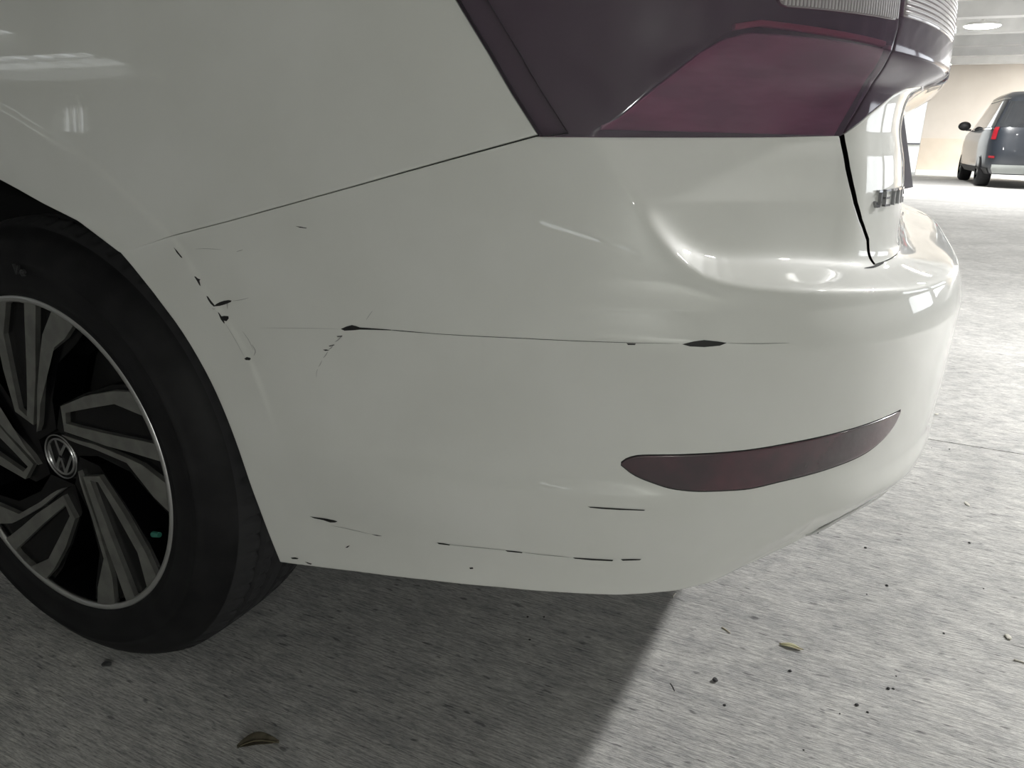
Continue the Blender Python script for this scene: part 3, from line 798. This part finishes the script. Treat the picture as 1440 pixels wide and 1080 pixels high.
def plate(name, pts, th, mt, parent, rot, off=0.0):
    bm = bmesh.new()
    def P(r, a, dy):
        a = math.radians(a + rot); return (r * math.cos(a), face_depth(r) + off + dy, r * math.sin(a))
    f = [bm.verts.new(P(r, a, 0)) for r, a in pts]; b = [bm.verts.new(P(r, a, th)) for r, a in pts]
    fc = bm.faces.new(f)
    for k in range(len(f)): bm.faces.new((f[k], b[k], b[(k + 1) % len(f)], f[(k + 1) % len(f)]))
    bmesh.ops.triangulate(bm, faces=[fc])
    bmesh.ops.recalc_face_normals(bm, faces=bm.faces)
    return obj_bm(name, bm, mt, parent)

def dense(pts, n=4):
    out = []
    for (r0, a0), (r1, a1) in zip(pts, pts[1:] + pts[:1]):
        p0, p1 = np.array(polar([(r0, a0)])[0]), np.array(polar([(r1, a1)])[0])
        for k in range(n):
            p = p0 + (p1 - p0) * k / n; out.append((float(np.hypot(*p)), math.degrees(math.atan2(p[1], p[0]))))
    return out

LOOP_O = [(.090, 68), (.141, 50), (.192, 40.3), (.2215, 35.6), (.2235, 27), (.2235, 18), (.2215, 11.4), (.168, 15.2), (.120, 21.0), (.091, 29.5), (.056, 56.5)]
LOOP_I = [(.0865, 61), (.130, 44.6), (.181, 36.2), (.2205, 27.2), (.2210, 24), (.2210, 20), (.2205, 17.4), (.191, 19.8), (.132, 27.6), (.090, 41.5), (.0705, 57.5)]
BLADE = [(.046, 60), (.067, 36), (.100, 23.6), (.155, 12.9), (.184, 9.6), (.2215, 3.9), (.2235, -1), (.2215, -6.6), (.195, -3.2), (.154, 10.0), (.095, 20.2), (.064, 32), (.051, 44)]
BACK = [(.044, 84), (.083, 75), (.132, 54), (.190, 43), (.2205, 38), (.2205, 20), (.2205, 0), (.2205, -10), (.193, -7), (.146, 4), (.086, 13), (.043, 14)]

def wheel(x, parent):
    t = empty('wheel', (x, YF, ZC)); t.parent = parent
    tyre(t)
    ring_lathe('rim_lip', [(.2215, .003), (.2216, .0005), (.2230, -.0012), (.2280, -.0022), (.2305, .0005), (.2300, .010), (.2250, .02)], 128, RIMLIP, t)
    ring_lathe('barrel', [(.2215, .006), (.214, .030), (.206, .075), (.200, .150), (.215, .19), (.222, .19), (.2235, .02)], 96, GLOSSBLACK, t)
    bm = bmesh.new()
    bmesh.ops.create_cone(bm, cap_ends=True, segments=64, radius1=.150, radius2=.150, depth=.02)
    bmesh.ops.rotate(bm, verts=bm.verts, cent=(0, 0, 0), matrix=Matrix.Rotation(math.pi / 2, 3, 'X')); bmesh.ops.translate(bm, verts=bm.verts, vec=(0, .095, 0))
    obj_bm('brake_disc', bm, mat('brake_iron', (.05, .05, .05), .5, .6) if not bpy.data.materials.get('brake_iron') else bpy.data.materials['brake_iron'], t)
    bm = bmesh.new(); bmesh.ops.create_circle(bm, cap_ends=True, segments=64, radius=.2)
    bmesh.ops.rotate(bm, verts=bm.verts, cent=(0, 0, 0), matrix=Matrix.Rotation(math.pi / 2, 3, 'X')); bmesh.ops.translate(bm, verts=bm.verts, vec=(0, .15, 0))
    obj_bm('back_plate', bm, GAP, t)
    # hub: black boss with the five bolts hidden under a flat cap
    ring_lathe('hub', [(0.0001, .0165), (.034, .0165), (.050, .018), (.060, .030), (.062, .08), (.0001, .08)], 60, GLOSSBLACK, t)
    for k in range(5):
        rot = 72 * k + ROT
        plate('spoke', dense(BACK), .045, GLOSSBLACK, t, rot, off=.0070)
        strap('spoke_loop', dense(LOOP_O), dense(LOOP_I), .0085, MACHINED, t, rot)
        plate('spoke_blade', dense(BLADE), .0085, MACHINED, t, rot)
    # emblem: ring, V over W
    em = empty('emblem', (0, .0125, 0)); em.parent = t
    def bars(name, segs, th, y0, y1, mt):
        bm = bmesh.new()
        for a, b in segs:
            a, b = np.array(a), np.array(b); d = (b - a) / np.hypot(*(b - a)); nn = np.array((-d[1], d[0])) * th / 2
            q = [a - nn, b - nn, b + nn, a + nn]
            f = [bm.verts.new((p[0], y0, p[1])) for p in q]; bk = [bm.verts.new((p[0], y1, p[1])) for p in q]
            bm.faces.new(f)
            for i in range(4): bm.faces.new((f[i], bk[i], bk[(i + 1) % 4], f[(i + 1) % 4]))
        bmesh.ops.recalc_face_normals(bm, faces=bm.faces)
        return obj_bm(name, bm, mt, em)
    em_ch = bpy.data.materials.get('emblem_chrome') or mat('emblem_chrome', (.42, .42, .42), .25, 1.0)
    ring_lathe('emblem_disc', [(.0001, .0012), (.0315, .0012), (.0315, .006)], 48, GLOSSBLACK, em)
    ring_lathe('emblem_ring', [(.0310, .003), (.0312, -.0008), (.0322, -.0014), (.0332, -.0008), (.0334, .004)], 60, em_ch, em)
    ring_lathe('emblem_ring', [(.0243, .003), (.0248, -.0008), (.0262, -.0012), (.0276, -.0008), (.0281, .003)], 60, em_ch, em)
    rr = .0250
    c_ = lambda a: (rr * math.cos(math.radians(a)), rr * math.sin(math.radians(a)))
    segs = [(c_(113), (0, .0030)), (c_(67), (0, .0030)), (c_(155), (-.0098, -.0225)), (c_(25), (.0098, -.0225)), ((-.0098, -.0225), (-.0012, -.0015)), ((.0098, -.0225), (.0012, -.0015))]
    e_ = bars('emblem_letters', segs, .0046, -.0008, .003, em_ch)
    em.rotation_euler = (0, math.radians(12), 0)
    # green valve cap in the lower rear opening
    bm = bmesh.new(); bmesh.ops.create_cone(bm, cap_ends=True, segments=12, radius1=.0042, radius2=.0036, depth=.013)
    bmesh.ops.rotate(bm, verts=bm.verts, cent=(0, 0, 0), matrix=Matrix.Rotation(math.radians(80), 3, 'Y'))
    o = obj_bm('valve_cap', bm, bpy.data.materials.get('valve_green') or mat('valve_green', (.03, .16, .12), .5), t)
    o.location = VALVE; o['label'] = 'small green valve cap'
    # raised sidewall lettering
    def side_letters(ch_list, r, a0, ht):
        for ch, da in ch_list:
            st = {'V': [[(0, 1), (.4, 0), (.8, 1)]], 'e': [[(.1, .33), (.65, .33), (.6, .55), (.35, .66), (.1, .5), (.05, .25), (.3, 0), (.6, .08)]]}[ch]
            bm = bmesh.new()
            for s in st:
                for p, q in zip(s[:-1], s[1:]):
                    p, q = np.array(p) * ht, np.array(q) * ht; d = (q - p) / np.hypot(*(q - p)); nn = np.array((-d[1], d[0])) * .0008
                    vs = []
                    for w_ in (p - nn, q - nn, q + nn, p + nn):
                        rad = r + w_[1]; an = math.radians(a0 - da) - w_[0] / r
                        vs.append((rad * math.cos(an), -.0133, rad * math.sin(an)))
                    f = [bm.verts.new(v) for v in vs]; bk = [bm.verts.new((v[0], -.010, v[2])) for v in vs]
                    bm.faces.new(f)
                    for i in range(4): bm.faces.new((f[i], bk[i], bk[(i + 1) % 4], f[(i + 1) % 4]))
            bmesh.ops.recalc_face_normals(bm, faces=bm.faces)
            obj_bm('sidewall_letter', bm, bpy.data.materials.get('worn_rubber') or mat('worn_rubber', (.035, .035, .037), .5), t)
    side_letters([('V', 0), ('e', 2.6)], .262, 87, .012)
    return t
ROT = 0.0
VALVE = (.169, .016, -.080)
wh = wheel(0.0, car)
w2 = copy_tree(wh, car); w2.location = (-2.686, YF, ZC)
for xx in (0.0, -2.686):
    w3 = copy_tree(wh, car); w3.location = (xx, -YF, ZC); w3.rotation_euler = (0, 0, math.pi)

# dark wheel-arch liners, floor pan and the rest of the body outside the view
def liner(x, sg):
    n = 40; prof = [(.412, -.852), (.412, -.56), (.06, -.56)]
    V = []; 
    for i in range(n + 1):
        a = math.radians(-2 + 184 * i / n)
        for r, y in prof: V.append((x + r * math.cos(a) , y * sg, ZC + r * math.sin(a) * (1 if r < .2 else .945)))
    return obj('arch_liner', V, grid_faces(n + 1, 3), bpy.data.materials.get('liner_felt') or mat('liner_felt', (.010, .010, .011), .9), car)
for x in (0, -2.686):
    for sg in (1, -1): liner(x, sg)
box('floor_pan', -3.3, .72, -.55, .55, .29, .60, PLASTIC, car)
box('rear_beam', .60, .90, -.58, .58, .42, .60, PLASTIC, car)

def side_panel(name, x0, x1, zb, mt, mirror):
    G = np.stack(np.meshgrid(np.linspace(x0, x1, 24), np.linspace(zb, 1.0, 40), indexing='ij'), -1)
    return panel(name, G, mt, car, sides='LR', mirror='only' if mirror else None)
for mir in (False, True):
    GD = tfi(one([(-1.42, .26), (-.42, .26)]), one([(-1.42, 1.0), (-.625, 1.0)]), one([(-1.42, .26), (-1.42, 1.0)]), one([(-.42, .26), (-.625, 1.0)]), 40, 40)
    panel('rear_door', GD, PAINT, car, sides='LR', mirror='only' if mir else None)
    side_panel('front_door', -2.24, -1.425, .26, PAINT, mir)
    fa = [(-2.686 + .41 * math.cos(math.radians(a)), ZC + .39 * math.sin(math.radians(a))) for a in np.linspace(188, -8, 24)]
    GF = tfi(one(fa), one([(-3.15, .97), (-2.245, 1.0)]), one([fa[0], (-3.15, .265), (-3.15, .97)]), one([fa[-1], (-2.245, .262), (-2.245, 1.0)]), 60, 30)
    panel('front_wing', GF, PAINT, car, sides='B', mirror='only' if mir else None)
# nose
n = 40; V = []
for i in range(n):
    a = math.pi * i / (n - 1)
    for z, k in ((.22, .86), (.35, 1.0), (.6, 1.0), (.8, .93), (.9, .85), (.97, .35)):
        c, s = math.cos(a), math.sin(a)
        V.append((-3.15 - .42 * k * abs(s) ** .6, -.885 * math.copysign(abs(c) ** .45, c) * (1 if z < .9 else .97), z))
fix_normals(obj('front_bumper', V, grid_faces(n, 6), PAINT, car))
# bonnet, cabin and boot top as one swept shell
# (x, top height, half width of the top, half width and height of the foot of the side glass or deck edge)
prof = [(-3.32, .97, .70, .84, .96), (-2.9, 1.0, .82, .862, .985), (-2.0, 1.06, .80, .862, 1.0), (-1.55, 1.32, .64, .862, 1.0), (-1.15, 1.44, .58, .862, 1.0), (-.5, 1.455, .57, .862, 1.0), (0.0, 1.40, .56, .862, 1.0), (.30, 1.27, .60, .860, 1.0),
        (.62, 1.06, .70, .826, .99), (.80, 1.015, .70, .765, .986), (.90, 1.0, .64, .69, .985), (.975, .988, .52, .575, .984)]
V = []; m_ = 21
for x, zt, wt, base, zf in prof:
    for j in range(m_):
        q = -1 + 2 * j / (m_ - 1); k = abs(q)
        yy = math.copysign(wt + (base - wt) * (k - .8) / .2, q) if k > .8 else q / .8 * wt
        zz = zt - .006 * (k / .8) ** 2 if k <= .8 else (zt - .006) + (zf - zt + .006) * ((k - .8) / .2)
        V.append((x, yy, zz))
shell = fix_normals(obj('roof_shell', V, grid_faces(len(prof), m_), PAINT, car))
def band(name, i0, i1, j0, j1, mt):
    P = np.array(V).reshape(len(prof), m_, 3)
    out = []
    uu = np.linspace(i0, i1, 8); vv = np.linspace(j0, j1, 10)
    for a in uu:
        for b in vv:
            i, j = min(int(a), len(prof) - 2), min(int(b), m_ - 2); fa_, fb = a - i, b - j
            p = (1 - fa_) * ((1 - fb) * P[i, j] + fb * P[i, j + 1]) + fa_ * ((1 - fb) * P[i + 1, j] + fb * P[i + 1, j + 1])
            out.append(p + np.array((0, math.copysign(.004, p[1]) if abs(p[1]) > .4 else 0, .006)))
    return fix_normals(obj(name, out, grid_faces(8, 10), mt, car))
band('rear_window', 6.1, 7.9, 2.2, 17.8, GLASSDARK); band('windscreen', 2.1, 3.9, 2.2, 17.8, GLASSDARK)
for a, b in ((.25, 1.75), (18.25, 19.75)): band('side_window', 3.1, 6.8, a, b, GLASSDARK)

# ---------------------------------------------------------------- dark sport utility car parked by the far wall
SUVP = mat('navy_paint', (.016, .020, .027), .4, coat_weight=.7, coat_roughness=.03)
suv = tag(empty('car', (2.60, 15.6, 0), math.radians(2)), 'dark navy sport utility car parked facing the tan end wall', 'car')
def suv_ring(z, off=0.0, n=64, a0=0, a1=2 * math.pi):
    hw = np.interp(z, [.25, .35, .8, 1.05, 1.68, 1.74], [.86, .93, .95, .93, .70, .62]) + off
    y0 = np.interp(z, [.25, .40, .62, 1.05, 1.62, 1.74], [.12, .02, 0, .06, .34, .60]) - off
    y1 = np.interp(z, [.25, .45, .80, 1.0, 1.08, 1.68, 1.74], [4.55, 4.66, 4.62, 4.45, 3.55, 2.75, 2.5]) + off
    pts = []
    for k in range(n):
        a = a0 + (a1 - a0) * k / (n - (1 if a1 - a0 < 6.2 else 0)); c, s = math.cos(a), math.sin(a); e = .32
        pts.append((.95 + hw * math.copysign(abs(c) ** e, c), (y0 + y1) / 2 + (y1 - y0) / 2 * math.copysign(abs(s) ** e, s), z))
    return pts
def suv_skin(name, z0, z1, mt, parent, off=0.0, a0=0.0, a1=2 * math.pi, nz=16, n=64, cap=False):
    V = []; full = a1 - a0 > 6.2
    for z in np.linspace(z0, z1, nz): V += suv_ring(z, off, n, a0, a1)
    F = []
    for j in range(nz - 1):
        for i in range(n if full else n - 1):
            F.append((j * n + i, j * n + (i + 1) % n, (j + 1) * n + (i + 1) % n, (j + 1) * n + i))
    if cap: F += [tuple(range(n)), tuple(range((nz - 1) * n, nz * n))]
    return fix_normals(obj(name, V, F, mt, parent))
suv_skin('body', .25, 1.74, SUVP, suv, nz=24, cap=True)
R_ = math.radians
suv_skin('rear_window', 1.10, 1.56, GLASSDARK, suv, .006, R_(-133), R_(-47), 8, 24)
suv_skin('side_window', 1.10, 1.58, GLASSDARK, suv, .006, R_(150), R_(218), 8, 24)
suv_skin('side_window', 1.10, 1.58, GLASSDARK, suv, .006, R_(-38), R_(30), 8, 24)
suv_skin('side_trim', 1.055, 1.085, CHROME, suv, .008, R_(140), R_(224), 3, 24)
suv_skin('side_trim', 1.60, 1.625, CHROME, suv, .008, R_(150), R_(224), 3, 24)
suv_skin('windscreen', 1.12, 1.60, GLASSDARK, suv, .006, R_(50), R_(130), 8, 24)
TL2 = mat('suv_tail_red', (.26, .012, .02), .2, coat_weight=1)
for a, b in ((-139, -127), (-53, -41)):
    suv_skin('tail_light', .88, 1.10, TL2, suv, .010, R_(a), R_(b), 6, 10)
    suv_skin('rear_reflector', .545, .585, TL2, suv, .010, R_(a + (1 if a < -90 else -4)), R_(b + (4 if a < -90 else -1)), 3, 8)
suv_skin('rear_bumper_trim', .27, .43, mat('suv_grey_trim', (.32, .34, .33), .4), suv, .012, R_(-126), R_(-54), 5, 20)
suv_skin('sill', .25, .36, PLASTIC, suv, .012, R_(140), R_(222), 4, 20)
box('licence_plate', .80, 1.10, -.012, .012, .70, .86, WHITEWALL, suv)
for sg in (-1, 1):
    bm = bmesh.new(); bmesh.ops.create_uvsphere(bm, u_segments=14, v_segments=10, radius=.1)
    for v in bm.verts:
        v.co = Vector((v.co.x * 1.25, v.co.y * .75, v.co.z * .95)); 
    bmesh.ops.translate(bm, verts=bm.verts, vec=(.95 + sg * 1.07, 2.95, 1.16)); o = obj_bm('wing_mirror', bm, PLASTIC, suv, smooth=True)
    box('mirror_arm', .95 + sg * .98 - .05, .95 + sg * .98 + .05, 2.93, 2.98, 1.06, 1.10, PLASTIC, o)
    for yy in (.92, 3.72):
        n = 40; pr = [(.21, -.02), (.235, -.012), (.30, -.012), (.335, .02), (.345, .06), (.345, .18), (.33, .215), (.2, .215)]
        t = empty('wheel', (.95 + sg * .915, yy, .345)); t.parent = suv; t.rotation_euler = (0, 0, math.pi / 2 * (1 if sg > 0 else -1))
        ring_lathe('tyre', pr, n, RUBBER, t); ring_lathe('rim', [(.0001, .02), (.05, .01), (.06, .04), (.20, .03), (.215, -.01), (.225, .0), (.21, .1), (.0001, .1)], n, GLOSSBLACK, t)
        for k in range(5):
            a = 2 * math.pi * k / 5; bm = bmesh.new(); box_bm(bm, .04, .205, .0, .03, -.022, .022)
            bmesh.ops.rotate(bm, verts=bm.verts, cent=(0, 0, 0), matrix=Matrix.Rotation(a, 3, 'Y')); obj_bm('spoke', bm, MACHINED, t)

# framed sign on the sunlit wall outside
sg_ = tag(empty('sign', (1.28, 28.97, 1.55)), 'plain white sign in a thin dark frame on the bright wall outside', 'sign')
box('panel', -.62, .62, -.0, .02, -.75, .75, WHITEWALL, sg_)
DK = mat('sign_frame_dark', (.06, .06, .07), .6)
for a in ((-.66, -.62, -.04, .02, -.79, .79), (.62, .66, -.04, .02, -.79, .79), (-.62, .62, -.04, .02, .75, .79), (-.62, .62, -.04, .02, -.79, -.75)): box('frame', *a, DK, sg_)

# ---------------------------------------------------------------- litter on the concrete
def leaf(x, y, rz, L, W, mt, label, curl=.25, lift=.002, pts=9):
    t = tag(empty('leaf', (x, y, 0), rz), label, 'leaf')
    V = []; nn = pts
    for i in range(nn):
        u = i / (nn - 1); wd = W / 2 * math.sin(math.pi * u) ** .7 * (1 - .25 * u)
        zc = lift + curl * L * .12 * math.sin(math.pi * u)
        for q in (-1, -.5, 0, .5, 1): V.append(((u - .5) * L, wd * q + .06 * W * math.sin(5 * u), zc + curl * abs(q) ** 1.5 * W * .22 + .0006 * math.sin(9 * u + q * 3)))
    F = grid_faces(nn, 5)
    o = obj('blade', V, F, mt, t)
    sd = o.modifiers.new('thick', 'SOLIDIFY'); sd.thickness = .0005
    Vv = [( (i / 5 - .5) * L * 1.0, .06 * W * math.sin(i) , lift + curl * L * .12 * math.sin(math.pi * i / 5) + .0009 + s) for i in range(6) for s in (0, .0006)]
    Vr = [(x_, y_ + d, z_) for (x_, y_, z_) in Vv for d in (-.0006, .0006)]
    obj('midrib', Vr, [(4 * i + a, 4 * i + b, 4 * (i + 1) + b, 4 * (i + 1) + a) for i in range(5) for a, b in ((0, 1), (1, 3), (3, 2), (2, 0))], LEAFRIB, t)
    return t
LEAFRIB = mat('leaf_rib', (.42, .38, .24), .7)
leaf(.9575, -.357, math.radians(4), .036, .0125, noise_mix(mat('leaf_pale', (.5, .47, .3), .6), (.46, .45, .27), (.56, .50, .36), 60), 'small pale yellow-green dry leaf on the lit concrete behind the car', .35)
leaf(.357, -.887, math.radians(38), .052, .026, noise_mix(mat('leaf_brown', (.10, .085, .06), .8), (.07, .06, .04), (.15, .13, .09), 60), 'crumpled dark brown leaf on the shaded concrete below the rear wheel', .9)

def rock(name, x, y, r, mt, label, cat, sq=(1, 1, .6), group=None, seed=0):
    rnd = random.Random(seed); bm = bmesh.new(); bmesh.ops.create_icosphere(bm, subdivisions=2, radius=r)
    for v in bm.verts: v.co = Vector((v.co.x * sq[0], v.co.y * sq[1], v.co.z * sq[2])) * (1 + rnd.uniform(-.22, .22))
    zmin = min(v.co.z for v in bm.verts)
    bmesh.ops.translate(bm, verts=bm.verts, vec=(0, 0, -zmin - .0003))
    o = obj_bm(name, bm, mt, None); o.location = (x, y, 0); o.rotation_euler = (0, 0, rnd.uniform(0, 3))
    return tag(o, label, cat, group)
GRIT = mat('dark_grit', (.06, .06, .062), .8); PALE = mat('pale_grit', (.60, .58, .52), .8); STRAW = mat('straw', (.55, .50, .36), .7)
def twig(x, y, rz, L, r, mt, label):
    bm = bmesh.new(); n = 6
    rings = []
    for i in range(6):
        u = i / 5; c = Vector(((u - .5) * L, .05 * L * math.sin(4 * u), r)); rr = r * (1 - .35 * u)
        rings.append([bm.verts.new(c + Vector((0, rr * math.cos(2 * math.pi * k / n), rr * math.sin(2 * math.pi * k / n)))) for k in range(n)])
    for a, b in zip(rings[:-1], rings[1:]):
        for k in range(n): bm.faces.new((a[k], a[(k + 1) % n], b[(k + 1) % n], b[k]))
    bm.faces.new(rings[0]); bm.faces.new(rings[-1]); bmesh.ops.recalc_face_normals(bm, faces=bm.faces)
    o = obj_bm('twig', bm, mt, None, smooth=True); o.location = (x, y, 0); o.rotation_euler = (0, 0, rz)
    return tag(o, label, 'twig')
rock('pebble', 0.0439, -0.8680, .0065, GRIT, 'dark round pebble in the shade in front of the rear tyre', 'pebble', (1.2, .9, .35), seed=1)
rock('pebble', 0.8645, -0.4906, .0042, GRIT, 'dark pebble with a pale side on the lit concrete near the car shadow', 'pebble', seed=2)
twig(0.8569, -0.3600, math.radians(-28), .017, .0011, STRAW, 'short straw-coloured twig on the lit concrete near the bumper corner')
rock('crumb', 1.2540, 0.3518, .0055, PALE, 'pale flat crumb far right on the lit concrete, facing the reflector', 'crumb', (1.7, .8, .3), seed=3)
rock('crumb', 1.2721, -0.1682, .0058, PALE, 'pale brown crumb on the lit concrete at the right edge', 'crumb', (1.2, .8, .4), seed=4)
twig(1.2828, -0.2312, math.radians(-5), .020, .0016, PALE, 'pale stick end at the far right edge of the concrete')
rock('crumb', 1.2228, 0.9822, .006, PALE, 'grey chip on the bright concrete beyond the bumper corner', 'crumb', (1.4, .7, .3), seed=5)
twig(0.8122, -0.5324, math.radians(-52), .016, .0006, GRIT, 'thin dark curved fibre on the lit concrete beside the shadow edge')
twig(0.7566, -0.3014, math.radians(85), .013, .0012, PALE, 'tiny pale stick on the concrete just past the bumper bottom')
rock('grit', 1.1032, -0.3880, 0.0019, GRIT, 'tiny dark speck of grit on the lit concrete behind the car', 'grit', group='dark grit specks on the lit concrete', seed=10)
rock('grit', 1.0966, -0.3913, 0.0025, GRIT, 'tiny dark speck of grit on the lit concrete behind the car', 'grit', group='dark grit specks on the lit concrete', seed=11)
rock('grit', 1.0355, -0.4784, 0.0013, GRIT, 'tiny dark speck of grit on the lit concrete behind the car', 'grit', group='dark grit specks on the lit concrete', seed=12)
rock('grit', 0.8872, -0.5349, 0.0019, GRIT, 'tiny dark speck of grit on the lit concrete behind the car', 'grit', group='dark grit specks on the lit concrete', seed=13)
rock('grit', 0.9624, -0.4163, 0.0025, GRIT, 'tiny dark speck of grit on the lit concrete behind the car', 'grit', group='dark grit specks on the lit concrete', seed=14)
rock('grit', 1.0617, -0.1393, 0.0013, GRIT, 'tiny dark speck of grit on the lit concrete behind the car', 'grit', group='dark grit specks on the lit concrete', seed=15)
rock('grit', 1.1784, -0.2038, 0.0019, GRIT, 'tiny dark speck of grit on the lit concrete behind the car', 'grit', group='dark grit specks on the lit concrete', seed=16)
rock('grit', 1.0935, -0.0929, 0.0025, GRIT, 'tiny dark speck of grit on the lit concrete behind the car', 'grit', group='dark grit specks on the lit concrete', seed=17)
rock('grit', 1.1072, -0.3550, 0.0013, GRIT, 'tiny dark speck of grit on the lit concrete behind the car', 'grit', group='dark grit specks on the lit concrete', seed=18)
rock('grit', 0.9649, 0.0543, 0.0019, GRIT, 'tiny dark speck of grit on the lit concrete behind the car', 'grit', group='dark grit specks on the lit concrete', seed=19)
rock('grit', 1.0547, 0.0348, 0.0025, GRIT, 'tiny dark speck of grit on the lit concrete behind the car', 'grit', group='dark grit specks on the lit concrete', seed=20)
rock('grit', 1.1973, 0.6827, 0.0013, GRIT, 'tiny dark speck of grit on the lit concrete behind the car', 'grit', group='dark grit specks on the lit concrete', seed=21)
rock('grit', 1.2393, 0.6944, 0.0019, GRIT, 'tiny dark speck of grit on the lit concrete behind the car', 'grit', group='dark grit specks on the lit concrete', seed=22)
rock('grit', 1.2428, 0.1545, 0.0025, GRIT, 'tiny dark speck of grit on the lit concrete behind the car', 'grit', group='dark grit specks on the lit concrete', seed=23)
rock('grit', 1.2515, -0.0215, 0.0013, GRIT, 'tiny dark speck of grit on the lit concrete behind the car', 'grit', group='dark grit specks on the lit concrete', seed=24)
rock('grit', 1.0705, -0.4576, 0.0019, GRIT, 'tiny dark speck of grit on the lit concrete behind the car', 'grit', group='dark grit specks on the lit concrete', seed=25)
rock('grit', 1.0564, -0.4492, 0.0025, GRIT, 'tiny dark speck of grit on the lit concrete behind the car', 'grit', group='dark grit specks on the lit concrete', seed=26)
rock('grit', 0.9963, -0.5717, 0.0013, GRIT, 'tiny dark speck of grit on the lit concrete behind the car', 'grit', group='dark grit specks on the lit concrete', seed=27)
rock('grit', 0.5536, -0.4749, 0.0019, GRIT, 'tiny dark speck of grit on the shaded concrete under the bumper', 'grit', group='dark grit specks in the shade', seed=28)
rock('grit', 0.5778, -0.4625, 0.0019, GRIT, 'tiny dark speck of grit on the shaded concrete under the bumper', 'grit', group='dark grit specks in the shade', seed=29)
rock('grit', 0.5813, -0.5276, 0.0019, GRIT, 'tiny dark speck of grit on the shaded concrete under the bumper', 'grit', group='dark grit specks in the shade', seed=30)
